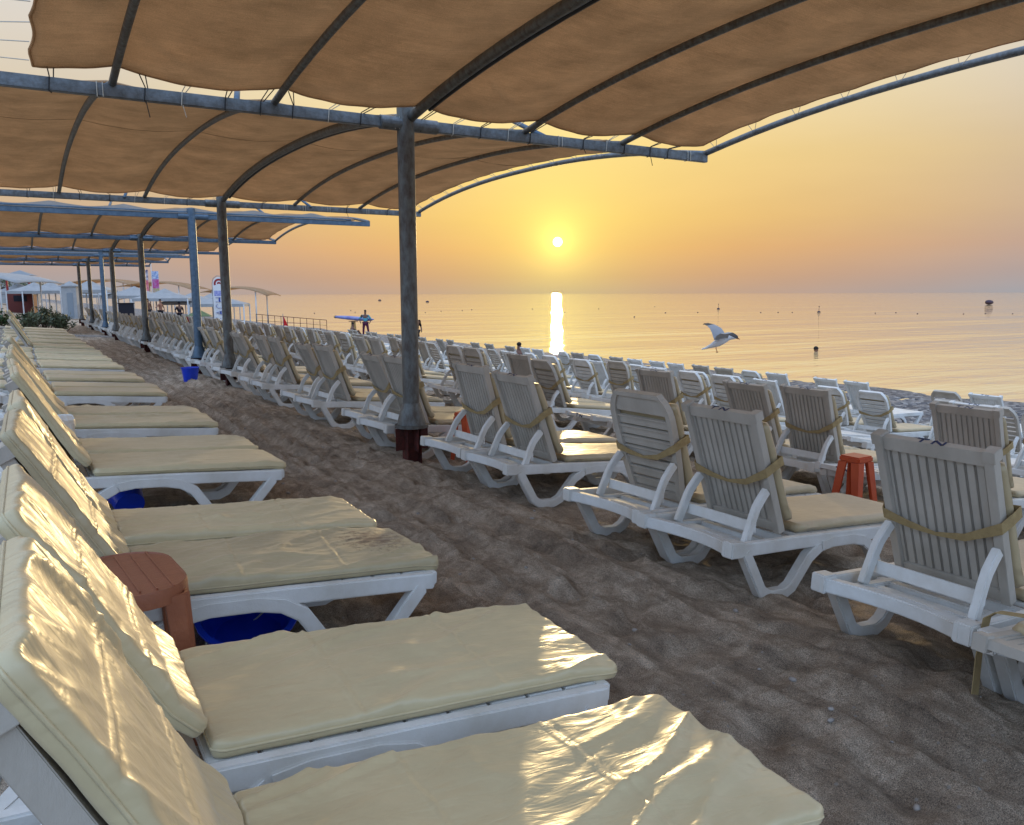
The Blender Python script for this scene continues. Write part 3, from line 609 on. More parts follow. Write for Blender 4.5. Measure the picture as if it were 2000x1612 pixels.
# ------------------------------------------------------------------ shade canopies
RX = [-.42, .78, 1.98, 3.18, 4.40, 5.60, 6.80]; BZ = 3.07
def arch(t): return .29*(1-abs(2*t-1)**2.3)
def canopy(loc_y, ybeams, label, xr=6.8, lod=0, fx0=None, netm='net', posts=None, valance=False):
    root = empty('shade_canopy', (3.15, loc_y, 0)); tag(root, label, 'shade canopy', 'brown net shade canopies over the loungers')
    sx = (xr+.42)/7.22; ox = Vector((3.15, loc_y, 0)); rx = [3.18+(x-3.18)*(1 if x < 3.3 else (xr-3.18)/3.62) for x in RX]
    def T(b): return b.xf(lambda v: v-ox)
    for i, y in enumerate(ybeams):
        b = MB(); b.box(((rx[0]-.08+rx[-1]+.02)/2, y, BZ), (rx[-1]-rx[0]+.1, .06, .095)); b.tube([(rx[0], y, BZ+.075), (rx[-1]-.4, y, BZ+.075)], .022, 8) if lod else None
        b.tube([(3.18-.28, y, BZ), (3.18+.28, y, BZ)], .062, 12)
        T(b).build('cross_beam', M['galv_blue' if lod else 'galv'], root, bevel=.006)
    for i, (y, m_) in enumerate(posts):
        b = MB(); n = 20
        b.tube([(3.15, y, .52), (3.15, y, 3.22)], .078, n)
        p = T(b).build('post', M[m_], root, smooth=True); p.data.set_sharp_from_angle(angle=R(40))
        b = MB(); b.tube([(3.15, y, .36), (3.15, y, .40), (3.15, y, .56)], [.135, .13, .082], n); b.tube([(3.15, y, .33), (3.15, y, .36)], .158, n)
        q = T(b).build('post_collar', M[m_], root, smooth=True); q.data.set_sharp_from_angle(angle=R(40))
        b = MB()
        b.box((3.15, y, .14), (.12, .012, .38)); b.box((3.15-.066, y, .14), (.012, .13, .38)); b.box((3.15+.066, y, .14), (.012, .13, .38))
        for sg in (-1, 1): b.box((3.15+sg*.12, y, .22), (.09, .010, .21)); b.box((3.15, y+sg*.1, .22), (.01, .1, .21))
        T(b).build('post_foot', M['rust'], root, bevel=.002)
    nb = len(ybeams)-1
    for k in range(nb):
        y0, y1 = ybeams[k], ybeams[k+1]
        for j, x in enumerate(rx):
            edge = j in (0, 6); main = j == 3
            rr = .047 if main else (.032 if edge else .029)
            pts = [(x, y0+(y1-y0)*t, BZ+.05+arch(t)) for t in [q/22 for q in range(23)]]
            b = MB(); b.tube(pts, rr, 10); T(b).build('rib', M['galv' if edge else 'post'], root, smooth=True)
            if main and lod < 2:
                b = MB(); b.tube([(x+.045, p[1], p[2]-.035) for p in pts[1:-1]], .017, 6); T(b).build('cable', M['black'], root, smooth=True)
        # net panel stretched over the ribs
        nx, ny = (110, 90) if lod == 0 else (66, 34)
        xa, xb = (fx0[k] if fx0 and fx0[k] is not None else rx[0]+.2), rx[-1]-.22; v = []; f = []
        ya, yb = y0+.17, y1-.17
        for i in range(nx+1):
            for j in range(ny+1):
                u = i/nx; t = j/ny; x = xa+(xb-xa)*u; y = ya+(yb-ya)*t
                # nearest ribs: sag between
                rr = rx; m_ = max([q for q in range(6) if rr[q] <= x] or [0]); ph = (x-rr[m_])/(rr[m_+1]-rr[m_]); ph = max(0, min(1, ph))
                sg = math.sin(math.pi*ph)
                # scalloped hem between lashings
                ed = min(t, 1-t); es = min(u, 1-u)
                inn = (1-min(1, ed/.1))*(-.045*sg+.07+.012*math.sin(x*math.pi/.31)**2)
                y += inn if t < .5 else -inn
                xi = (1-min(1, es/.04))*(.028*abs(math.sin(y*math.pi/.55)))
                x += xi if u < .5 else -xi
                tt = (y-y0)/(y1-y0)
                z = BZ+.05+arch(tt)+.045-(.055*sg)+.010*nz(x*.7, y*.8, k*9+lod)+.006*nz(x*4, y*3, 2)*(1 if lod == 0 else .5)
                if ed < .02: z -= .015*(1-ed/.02)
                v.append((x, y, z))
        for i in range(nx):
            for j in range(ny): a = i*(ny+1)+j; f.append((a, a+ny+1, a+ny+2, a+1))
        b = MB(); b.add(v, f); T(b); n_ = b.build('net_panel', M[netm], root, smooth=True); md = n_.modifiers.new('thickness', 'SOLIDIFY'); md.thickness = .004
        jj = int(ny*.44); b = MB(); b.tube([(v[i*(ny+1)+jj][0], v[i*(ny+1)+jj][1]+.12*i/nx, v[i*(ny+1)+jj][2]-.004) for i in range(nx+1)], .006, 5, flat=.4); T(b).build('seam', M['net_dark'], n_, smooth=True)
        # hem cord round the panel
        idx = [i*(ny+1) for i in range(nx+1)]+[nx*(ny+1)+j for j in range(1, ny+1)]+[i*(ny+1)+ny for i in range(nx-1, -1, -1)]+[j for j in range(ny-1, -1, -1)]
        b = MB(); b.tube([v[i] for i in idx], .010, 5, caps=False); T(b).build('hem_cord', M['net'], root, smooth=True)
        if valance:
            if k == 0:
                b = MB(); vs = []; ff = []; nq = 80
                for i in range(nq+1):
                    x = xa+(xb-.3-xa)*i/nq; ph = ((x-rx[0]) % 1.2)/1.2; s = math.sin(math.pi*ph)
                    vs += [(x, y0-.045, BZ+.05), (x, y0+.10+.05*s, BZ+.19-.07*s+.01*nz(x*3, 1, 1))]
                ff = [(2*i, 2*i+2, 2*i+3, 2*i+1) for i in range(nq)]; b.add(vs, ff); T(b); q = b.build('end_flap', M['net_lit'], root, smooth=True); md = q.modifiers.new('thickness', 'SOLIDIFY'); md.thickness = .004
        # lashings along the beams and the seaward edge pipe
        if lod == 0:
            rnd = random.Random(k*5+3)
            def tie(x, yy, ys_, bl):
                sg_ = math.sin(math.pi*((x-rx[0]) % 1.203)/1.203); ys_ = y1-.17-(.082-.045*sg_); zf = BZ+.05+arch((ys_-y0)/(y1-y0))+.032-.055*sg_; dx = rnd.uniform(-.10, .05) if bl else rnd.uniform(-.02, .02)
                r_ = .0045 if bl else .0035; b = MB(); hw_ = .036
                if not bl and rnd.random() < .35: b.tube([(x-.02, yy-hw_, BZ+.05), (x-.02, yy-hw_, BZ-.052), (x, yy+hw_, BZ-.052), (x, yy+hw_, BZ+.05), (x-.02, yy-hw_, BZ+.05)], r_, 5); b.tube([(x+.02, yy-hw_, BZ-.052), (x+.02, yy-hw_, BZ+.052)], r_, 5)
                else:
                    b.tube([(x+dx, ys_, zf), (x, yy-hw_, BZ+.05), (x-.01, yy-hw_, BZ-.052), (x+.01, yy+hw_, BZ-.05), (x+.03, yy+hw_, BZ+.05), (x+dx+.04, ys_, zf)], r_, 5)
                    if rnd.random() < .3: b.tube([(x, yy-hw_, BZ-.05), (x+.02, yy-hw_-.01, BZ-.09-rnd.random()*.08)], r_*.8, 4)
                T(b).build('lashing', M['black' if bl else 'rope_w'], root)
            n = 22 if k == 0 else 18
            for q in range(n):
                x = xa+.15+(xb-xa-.2)*q/(n-1)+rnd.uniform(-.04, .04)
                tie(x, y1, y1-.19, q % 2 == 0 and k == 0 or rnd.random() < .3)
            for q in range(13):
                y = ya+.35+(yb-ya-.6)*q/12; t = (y-y0)/(y1-y0); t2 = (y+.25-y0)/(y1-y0); zp = BZ+.05
                b = MB(); b.tube([(xb-.03, y, zp+arch(t)+.03), (rx[-1]+.03, y+.28, zp+arch(min(1, t2))), (xb-.03, y+.14, zp+arch(t)+.03)], .0035, 5)
                T(b).build('lashing', M['rope_w'], root)
            if fx0 and fx0[k] is not None:
                for q in range(12):
                    y = yb-.05-q*.30
                    if y < ya: break
                    t = (y-y0)/(y1-y0); z = BZ+.06+arch(t); z2 = z+rnd.uniform(-.02, .04)
                    b = MB(); pp = [(xa+.005, y, z), (xa-.3, y+rnd.uniform(-.05, .05), (z+z2)/2-.025), (rx[0], y+rnd.uniform(-.1, .1), z2)]; b.tube(pp, .0035, 5)
                    b.tube([(pp[1][0], pp[1][1], pp[1][2]-.02), (pp[1][0]+.02, pp[1][1], pp[1][2]+.03)], .008, 5)
                    T(b).build('lashing', M['rope_w'], root)
    # cantilever brackets between post head and beam
    for (y, m_) in posts:
        for sg in (-1, 1):
            b = MB(); b.tube([(3.18+sg*1.5, y+.06*0, BZ+.02), (3.18+sg*1.35, y+.55, BZ+.30)], .024, 8); T(b).build('brace', M['galv_blue'], root, smooth=True)
    return root
canopy(7.0, [-.5, 7.0, 14.55], 'nearest brown net canopy overhead, its front corner post beside the strapped loungers', lod=0, fx0=[.24, None], posts=[(-.5, 'post'), (7.0, 'post'), (14.5, 'post')])
canopy(17.15, [17.15, 24.5, 31.9], 'middle brown net canopy with a blue-grey first post, beyond the nearest canopy', lod=1, posts=[(17.15, 'galv_blue'), (24.5, 'post'), (31.9, 'post')], valance=True)
canopy(35.6, [35.6, 41.6, 47.6], 'farthest low brown net canopy, half hidden behind the middle one', xr=6.5, lod=2, posts=[(35.6, 'galv_blue'), (41.6, 'post'), (47.6, 'post')], valance=True)

# ------------------------------------------------------------------ small furniture
def table(name, m, w_, d_, h_, rnd_=.12):
    root = empty(name); b = MB(); n = 8; out = []
    for cx_, cy_, a0 in ((1, 1, 0), (-1, 1, 90), (-1, -1, 180), (1, -1, 270)):
        for k in range(n+1): a = R(a0+90*k/n); out.append((cx_*(w_/2-rnd_)+rnd_*math.cos(a), cy_*(d_/2-rnd_)+rnd_*math.sin(a)))
    def ringz(s, z): return [(x*s, y*s, z) for x, y in out]
    k = len(out); prof = [(.975, h_-.006), (.99, h_), (1.0, h_-.012), (1.005, h_-.055), (.97, h_-.055), (.96, h_-.02)]
    vs = []; fs = []
    for s, z in prof: vs += ringz(s, z)
    for r in range(len(prof)-1):
        for i in range(k): fs.append((r*k+i, r*k+(i+1) % k, (r+1)*k+(i+1) % k, (r+1)*k+i))
    fs.append(tuple(range(k))); b.add(vs, fs)
    b.build('table_top', m, root, smooth=False, bevel=.002)
    b = MB()
    for q in range(-4, 5): b.box((q*w_*.095, 0, h_-.002), (.005, d_*.86, .006))
    b.build('grooves', m, root)
    for sx in (-1, 1):
        for sy in (-1, 1):
            b = MB(); X = w_/2-rnd_*.12; Y = d_/2-rnd_*.12; q = .085
            top = [(X, Y-q), (X, Y-.02), (X-.02, Y), (X-q, Y), (X-q, Y-.016), (X-.026, Y-.016), (X-.016, Y-.026), (X-.016, Y-q)]
            vs = [(sx*u, sy*v, h_-.03) for u, v in top]+[(sx*(u+.02), sy*(v+.02), 0) for u, v in [(u_ if u_ > X-.03 else X-q*.6, v_ if v_ > Y-.03 else Y-q*.6) for u_, v_ in top]]
            b.add(vs, [(i, (i+1) % 8, 8+(i+1) % 8, 8+i) for i in range(8)]+[tuple(range(7, -1, -1)), tuple(range(8, 16))])
            b.build('leg', m, root, bevel=.002)
    return root
t = table('side_table', M['terracotta'], .54, .50, .55, .15); t.location = (.165, 2.93, zg(.165)); t.rotation_euler[2] = R(4)
tag(t, 'brown plastic side table with rounded corners between the front cushioned loungers', 'side table')
t = table('side_table', M['plastic'], .42, .42, .52, .09); t.location = (.16, 7.3, zg(.16))
tag(t, 'small white plastic side table between cushioned loungers in the left row', 'side table')
t = table('side_table', M['plastic'], .34, .34, .50, .07); t.location = (-.05, 16.0, zg(-.05))
tag(t, 'little white side table far up the left lounger row', 'side table')
def stool(name, m, h_=.5, w_=.30):
    root = empty(name); b = MB(); b.box((0, 0, h_-.03), (w_, w_, .05)); b.build('seat', m, root, bevel=.012)
    for sx in (-1, 1):
        for sy in (-1, 1):
            b = MB(); b.add([(sx*(w_/2-.0), sy*(w_/2), h_-.05), (sx*(w_/2-.07), sy*(w_/2), h_-.05), (sx*(w_/2-.07), sy*(w_/2-.02), h_-.05), (sx*(w_/2-.02), sy*(w_/2-.02), h_-.05), (sx*(w_/2-.02), sy*(w_/2-.07), h_-.05), (sx*(w_/2), sy*(w_/2-.07), h_-.05)] +
                            [(sx*(w_/2+.05), sy*(w_/2+.05), 0), (sx*(w_/2+.0), sy*(w_/2+.05), 0), (sx*(w_/2), sy*(w_/2+.035), 0), (sx*(w_/2+.035), sy*(w_/2+.035), 0), (sx*(w_/2+.035), sy*(w_/2), 0), (sx*(w_/2+.05), sy*(w_/2), 0)],
                            [(i, (i+1) % 6, 6+(i+1) % 6, 6+i) for i in range(6)]+[(5, 4, 3, 2, 1, 0), (6, 7, 8, 9, 10, 11)])
            b.build('leg', m, root, bevel=.002)
    return root
s1 = stool('stool', M['red_plastic'], .54, .18); s1.location = (5.46, 3.90, zg(5.46)); tag(s1, 'red plastic stool standing at the foot of the second-row loungers', 'stool', 'red stools')
s2 = copy_tree(s1); s2.location = (3.74, 6.98, -.04); s2.scale = (.9,)*3; s2.rotation_euler = (0, R(-5), R(20)); tag(s2, 'orange-red stool half hidden behind the loungers next to the main post', 'stool', 'red stools')
def bucket(r=.15, h_=.26, nm='bucket'):
    root = empty(nm); b = MB(); n = 24
    prof = [(0, 0), (r*.78, 0), (r*.98, h_*.94), (r*1.07, h_*.94), (r*1.07, h_), (r*.95, h_), (r*.75, .012), (0, .012)]
    vs = []; fs = []
    for a, z in prof: vs += [(a*math.cos(2*math.pi*i/n), a*math.sin(2*math.pi*i/n), z) for i in range(n)]
    for q in range(len(prof)-1):
        for i in range(n): fs.append((q*n+i, q*n+(i+1) % n, (q+1)*n+(i+1) % n, (q+1)*n+i))
    b.add(vs, fs); o = b.build('tub', M['blue'], root, smooth=True); o.data.set_sharp_from_angle(angle=R(40))
    b = MB(); b.tube([(r*1.07*math.cos(a), r*1.07*math.sin(a)*.35+.0, h_*.9-.16*math.sin(a)) for a in [math.pi*q/12 for q in range(13)]], .004, 6); b.build('handle', M['rope_w'], root)
    return root
b1 = bucket(); b1.location = (2.72, 15.75, 0); tag(b1, 'blue bucket standing at the foot of the blue-grey post', 'bucket', 'blue buckets')
b2 = bucket(.20, .17, 'basin'); b2.location = (.78, 3.50, .075); b2.rotation_euler = (R(18), R(-14), R(25)); tag(b2, 'wide blue basin tipped over under the lounger with the stained cushion', 'basin')
b3 = copy_tree(b1); b3.location = (.60, 6.0, .15); b3.scale = (.8,)*3; b3.rotation_euler = (R(-65), R(30), R(20)); tag(b3, 'blue bucket lying on its side under a cream-cushioned lounger', 'bucket', 'blue buckets')
b = MB(); b.beam((1.6, 36, .05), (3.2, 33.2, .05), .14, .05); tag(b.build('plank', M['stone']), 'thin pale board lying across the sand by the posts', 'plank')

# ------------------------------------------------------------------ seagull
def seagull():
    b = MB()
    def loft(rings, n=12):
        vs = []; fs = []
        for c, ry, rz in rings: ry *= 1.2; rz *= 1.25; vs += [(c[0], c[1]+ry*math.cos(2*math.pi*i/n), c[2]+rz*math.sin(2*math.pi*i/n)) for i in range(n)]
        for q in range(len(rings)-1):
            for i in range(n): fs.append((q*n+i, q*n+(i+1) % n, (q+1)*n+(i+1) % n, (q+1)*n+i))
        fs.append(tuple(range(n))); fs.append(tuple((len(rings)-1)*n+i for i in range(n))); b.add(vs, fs)
    b.cur = 0      # body: x forward, tail hangs low
    loft([((-.235, 0, -.115), .055, .006), ((-.19, 0, -.10), .06, .012), ((-.13, 0, -.07), .035, .022), ((-.07, 0, -.035), .044, .040), ((0, 0, 0), .052, .052), ((.07, 0, .035), .048, .045), ((.12, 0, .058), .033, .030), ((.15, 0, .066), .030, .029), ((.185, 0, .063), .022, .020), ((.20, 0, .058), .010, .010)])
    b.cur = 2; loft([((.198, 0, .060), .009, .009), ((.23, 0, .050), .007, .008), ((.252, 0, .040), .002, .004)], 8)
    b.cur = 2
    for s in (-1, 1): b.tube([(-.05, s*.02, -.05), (-.045, s*.02, -.10), (-.03, s*.02, -.135)], .005, 5); b.sphere((-.03, s*.02, -.145), .018, 6, (1, .6, .35))
    def wing(pts, chords, s, tip):
        n = len(pts); vs = []; fs = []; mi = []
        for (p, c) in zip(pts, chords):
            vs += [(p[0]+c*.35, p[1], p[2]), (p[0]+c*.1, p[1], p[2]+.012), (p[0]-c*.65, p[1]+.0, p[2]-.012), (p[0]+c*.1, p[1], p[2]-.004)]
        for i in range(n-1):
            for j in range(4): b.cur = 1 if i < tip else 3; b.add([], []); 
        base = len(b.v); b.v += [tuple(q) for q in vs]
        for i in range(n-1):
            for j in range(4): b.f.append((base+i*4+j, base+i*4+(j+1) % 4, base+i*4+4+(j+1) % 4, base+i*4+4+j)); b.mi.append(1 if i < tip else 3)
        b.f.append((base+(n-1)*4, base+(n-1)*4+1, base+(n-1)*4+2, base+(n-1)*4+3)); b.mi.append(3)
        b.f.append((base+3, base+2, base+1, base)); b.mi.append(1)
    wing([(.03, .03, .03), (.00, .10, .11), (-.04, .18, .17), (-.10, .28, .205), (-.17, .38, .215), (-.22, .44, .205)], [.17, .165, .15, .12, .07, .02], 1, 3)
    wing([(.03, -.03, .03), (.05, -.10, .09), (.08, -.18, .125), (.13, -.27, .125), (.18, -.35, .10), (.20, -.40, .075)], [.17, .16, .14, .11, .07, .02], -1, 3)
    return b
mats = [mat('gull_white', (.66, .68, .70), .6, .3), mat('gull_grey', (.33, .35, .38), .6, .3), mat('gull_beak', (.45, .16, .06), .5, .3), mat('gull_black', (.05, .05, .055), .6, .3)]
g = seagull().build('seagull', mats, smooth=True); g.data.set_sharp_from_angle(angle=R(60)); g.location = (8.1, 7.95, .93); g.rotation_euler = (0, R(2), -YAW-R(12))
tag(g, 'white seagull with grey wings raised flying low over the loungers', 'bird')

# ------------------------------------------------------------------ people
def person(label, J, clothes, skin='skin', loc=(0, 0, 0), rz=0, group=None, hat=False):
    """J: joints (metres). one continuous skinned body, clothing and hair as children"""
    root = empty('person', loc, (0, 0, rz)); tag(root, label, 'person', group)
    order = ['pelvis', 'chest', 'neck', 'head', 'crown', 'hipL', 'kneeL', 'footL', 'toeL', 'hipR', 'kneeR', 'footR', 'toeR', 'shL', 'elL', 'haL', 'fiL', 'shR', 'elR', 'haR', 'fiR']
    rad = dict(pelvis=.125, chest=.13, neck=.055, head=.088, crown=.07, hip=.085, knee=.055, foot=.04, toe=.03, sh=.055, el=.04, ha=.03, fi=.022)
    par = dict(chest='pelvis', neck='chest', head='neck', crown='head', hipL='pelvis', kneeL='hipL', footL='kneeL', toeL='footL', hipR='pelvis', kneeR='hipR', footR='kneeR', toeR='footR',
               shL='chest', elL='shL', haL='elL', fiL='haL', shR='chest', elR='shR', haR='elR', fiR='haR')
    def skinned(name, keys, m, grow=0):
        keys = [k for k in order if k in keys]; me = bpy.data.meshes.new(name)
        me.from_pydata([J[k] for k in keys], [(keys.index(par[k]), keys.index(k)) for k in keys if par.get(k) in keys], [])
        o = link(name, me, m, root); o.modifiers.new('skin', 'SKIN'); 
        for i, k in enumerate(keys):
            r = rad[k.rstrip('LR')]+grow; me.skin_vertices[0].data[i].radius = (r, r); me.skin_vertices[0].data[i].use_root = (i == 0)
        sb = o.modifiers.new('smooth', 'SUBSURF'); sb.levels = 1; sb.render_levels = 1
        return o
    skinned('body', order, M[skin])
    for nm, keys, m in clothes: skinned(nm, keys, M[m], .022)
    b = MB(); h_ = Vector(J['crown']); b.sphere(h_+Vector((-.012, 0, .02)), .09, 10, (1, .92, .8)); b.build('hair', M['hair'], root, smooth=True)
    if hat: b = MB(); b.tube([h_+Vector((0, 0, .03)), h_+Vector((0, 0, .045))], .2, 12); b.tube([h_+Vector((0, 0, .04)), h_+Vector((0, 0, .14))], .09, 12); b.build('hat', M['dark'], root)
    return root
def stand(lean=0, arm=.35, spread=.12, raise_=0):
    return dict(pelvis=(0, 0, .93), chest=(lean*.4, 0, 1.32), neck=(lean*.5, 0, 1.47), head=(lean*.55+.01, 0, 1.58), crown=(lean*.55, 0, 1.67),
                hipL=(0, .10, .86), kneeL=(.03, spread+.04, .48), footL=(-.02, spread+.08, .06), toeL=(.13, spread+.09, .03), hipR=(0, -.10, .86), kneeR=(.05, -spread, .48), footR=(0, -spread-.03, .06), toeR=(.15, -spread-.04, .03),
                shL=(lean*.4, .20, 1.38), elL=(-.04, .20+arm*.35, 1.12), haL=(.08, .20+arm*.2, .90), fiL=(.10, .20+arm*.15, .82), shR=(lean*.4, -.20, 1.38), elR=(-.02, -.20-arm*.45, 1.13), haR=(.06, -.20-arm*.2, .92+raise_), fiR=(.08, -.2-arm*.15, .84+raise_))
def sit():
    return dict(pelvis=(0, 0, .14), chest=(.08, 0, .50), neck=(.11, 0, .66), head=(.13, 0, .77), crown=(.13, 0, .86), hipL=(.04, .10, .14), kneeL=(.42, .12, .42), footL=(.70, .12, .06), toeL=(.84, .12, .03),
                hipR=(.04, -.10, .14), kneeR=(.42, -.14, .42), footR=(.70, -.14, .06), toeR=(.84, -.14, .03), shL=(.08, .2, .57), elL=(.2, .25, .38), haL=(.4, .2, .44), fiL=(.48, .18, .42), shR=(.08, -.2, .57), elR=(.2, -.25, .38), haR=(.4, -.2, .44), fiR=(.48, -.18, .42))
shirt = ['pelvis', 'chest', 'shL', 'elL', 'shR', 'elR']; shorts = ['pelvis', 'hipL', 'kneeL', 'hipR', 'kneeR']
person('person in a teal T-shirt and dark trousers walking at the water beside the kayak stand', stand(0, .5, .13), [('shirt', shirt, 'teal'), ('trousers', shorts+['footL', 'footR'], 'maroon')], 'skin_dark', (19.85, 51.1, -1.2), R(-125))
person('person in black standing at the water, mostly hidden by the main post', stand(.05, .8, .12), [('shirt', shirt, 'dark'), ('trousers', shorts, 'dark')], 'skin_dark', (16.8, 36.6, -1.12), R(-60))
person('person sitting low on the beach left of the wooden kayak stand', sit(), [('shorts', shorts, 'dark')], 'skin_dark', (18.35, 49.7, -1.14), R(10))
person('dark-haired person sitting among the sea-side loungers', sit(), [('shirt', shirt, 'dark')], 'skin_dark', (14.55, 23.6, -1.0), R(20))
person('bare-chested person standing left under the far white tents', stand(0, .3, .1), [('shorts', shorts, 'dark')], 'skin_dark', (8.6, 65.0, -.45), R(-60))
person('bare-chested person with raised arm standing right under the far white tents', stand(0, .9, .12, .35), [('shorts', shorts, 'dark')], 'skin', (9.35, 64.4, -.5), R(-40))
person('person in black with a hat standing by the dark parasol far off', stand(), [('shirt', shirt, 'dark'), ('trousers', shorts, 'dark')], 'skin_dark', (11.0, 66.6, -.75), R(-70), hat=True)
def swimmer():
    b = MB(); b.tube([(0, 0, -.25), (0, 0, -.03), (0, 0, .04), (0, 0, .10), (0, 0, .19), (0, 0, .28), (0, 0, .33)], [.17, .21, .13, .065, .10, .105, .05], 12)
    b.tube([(0, -.42, -.06), (0, -.2, -.01), (0, 0, .0), (0, .2, -.01), (0, .42, -.06)], [.03, .05, .07, .05, .03], 8); return b
s = swimmer().build('person', M['skin_dark'], smooth=True); s.location = (32.5, 25.7, SEA-.13); s.rotation_euler[2] = R(-30); tag(s, 'swimmer in the sea, only head and shoulders above the water', 'person')
b = MB(); b.sphere((-.01, 0, .28), .118, 10, (1, 1, .9)); b.build('hair', M['hair'], s, smooth=True)

# kayak on its stand
r = empty('kayak', (19.6, 52.45, -.05), (0, 0, math.atan2(50.9-54.0, 20.3-18.9))); tag(r, 'long violet and pale blue kayak resting level on a wooden stand', 'kayak')
b = MB(); b.tube([(-1.75, 0, .10), (-1.3, 0, .08), (-.6, 0, .05), (.4, 0, 0), (1.2, 0, -.02), (1.55, 0, -.04), (1.78, 0, -.02)], [.12, .15, .18, .19, .17, .11, .03], 12, .72); b.build('hull', M['purple'], r, smooth=True)
b = MB(); b.tube([(-1.82, 0, .10), (-1.72, 0, .10)], .13, 10, .8); b.build('stern', M['yellowwood'], r)
r = empty('kayak_stand', (19.35, 52.0, -1.17), (0, 0, R(20))); tag(r, 'tapered brown wooden stand holding up the kayak by the water', 'stand')
b = MB(); b.add([(-.22, -.12, 0), (.22, -.12, 0), (.22, .12, 0), (-.22, .12, 0), (-.10, -.10, .95), (.10, -.10, .95), (.10, .10, .95), (-.10, .10, .95)], [(0, 1, 5, 4), (1, 2, 6, 5), (2, 3, 7, 6), (3, 0, 4, 7), (4, 5, 6, 7)]); b.build('pedestal', M['yellowwood'], r, bevel=.01)
b = MB(); b.box((0, 0, .97), (.5, .35, .05)); b.build('cradle', M['wood'], r)
# jetty railing
r = empty('railing', (18.2, 63.2, -1.2)); tag(r, 'long thin metal railing at the water behind the red flag', 'railing'); A = Vector((16.6, 66.2, 0)); B = Vector((20.3, 60.2, 0)); O = Vector((18.2, 63.2, -1.2))
b = MB(); b.beam(A-O+Vector((0, 0, .02)), B-O+Vector((0, 0, -.36)), .04, .04); b.beam(A-O+Vector((0, 0, -.45)), B-O+Vector((0, 0, -.75)), .025, .025); b.build('top_rail', M['rust'], r)
for k in range(12): p = A.lerp(B, k/11)-O; b = MB(); b.tube([(p.x, p.y, 0), (p.x, p.y, 1.2-.38*k/11)], .022, 6); b.build('railing_post', M['rust'], r)
r = empty('flag', (12.7, 44.9, -1.03)); tag(r, 'small red flag on a thin pole behind the last loungers', 'flag')
b = MB(); b.tube([(0, 0, 0), (0, 0, 1.55)], .018, 6); b.build('pole', M['greypaint'], r)
b = MB(); b.add([(.02, 0, 1.45), (.02, 0, .75), (.22, -.08, .72), (.2, -.06, 1.0)], [(0, 1, 2, 3)]); o = b.build('cloth', M['flagred'], r); o.modifiers.new('thickness', 'SOLIDIFY').thickness = .01

# ------------------------------------------------------------------ buoys
def buoy(x, y, s, label, grp='small buoys of the swimming line', tall=False):
    b = MB(); b.sphere((0, 0, s*.2), s, 10, (1, 1, .62))
    if tall: b.tube([(0, 0, s*.5), (0, 0, s*3.2)], s*.12, 6); b.sphere((0, 0, s*3.3), s*.35, 6)
    o = b.build('buoy', M['buoy'], smooth=True); o.location = (x, y, SEA); tag(o, label, 'buoy', grp)
for x, y, s, l, t in ((106, 104.7, .26, 'dark marker buoy with a top mark on the golden sea above the gull', True), (98.7, 77.9, .25, 'dark marker buoy with a top mark above the swimmer', True), (132, 323, .7, 'dark buoy far out on the sea to the left of the post', False), (121, 254, .6, 'dark round buoy far out just right of the main post', False)):
    buoy(x, y, s, l, None, t)
for x, y in ((80.8, 125.7), (115, 131.7), (91, 119.4), (100.3, 70), (105.3, 70.3), (105.2, 60.7), (49.4, 133.8), (58.8, 118.4), (69.1, 127.1), (91.6, 82.2), (93.7, 80.9), (95.5, 79.9), (110.6, 57.4), (62.9, 75.6), (80, 89.3), (102, 65), (109, 60), (85, 88), (45, 120), (53, 112), (64, 121), (76, 112), (70, 100), (38, 118)):
    buoy(x, y, .10, 'tiny dark float of the line of floats on the sea')
r = MB(); r.sphere((0, 0, 0), 1.0, 14, (1.15, .8, .55)); r.xf(lambda v: v*(1+.25*nz(v.x*.6, v.y*.6, v.z*.8))+Vector((0, 0, .55)))
o = r.build('moored_boat', M['buoy'], smooth=True); o.location = (190, 104, SEA); tag(o, 'dark covered boat lying far out on the sea at the right edge', 'boat')

# ------------------------------------------------------------------ far background up the beach
def shelter(x, y, ztop, w_, d_, rz, under, label, grp, zg0=None, npost=4):
    z0 = zg(x) if zg0 is None else zg0; root = empty('beach_shelter', (x, y, z0), (0, 0, rz)); tag(root, label, 'beach shelter', grp); H = ztop-z0
    b = MB(); vs = []; fs = []; nx, ny = 16, 6
    for i in range(nx+1):
        for j in range(ny+1):
            u = i/nx*2-1; q = j/ny*2-1; vs.append((u*w_/2, q*d_/2, H-.55*u*u*(1+.2*u)-.12*q*q))
    for i in range(nx):
        for j in range(ny): a = i*(ny+1)+j; fs.append((a, a+ny+1, a+ny+2, a+1))
    b.add(vs, fs); o = b.build('roof', M[under], root, smooth=True); md = o.modifiers.new('thickness', 'SOLIDIFY'); md.thickness = .06
    for sx, sy in ((-.62, -.8), (.62, -.8), (-.62, .8), (.62, .8))[:npost]:
        b = MB(); u = sx; b.tube([(sx*w_/2, sy*d_/2, 0), (sx*w_/2, sy*d_/2, H-.55*u*u-.1)], .055, 8); b.build('post', M['white'], root, smooth=True)
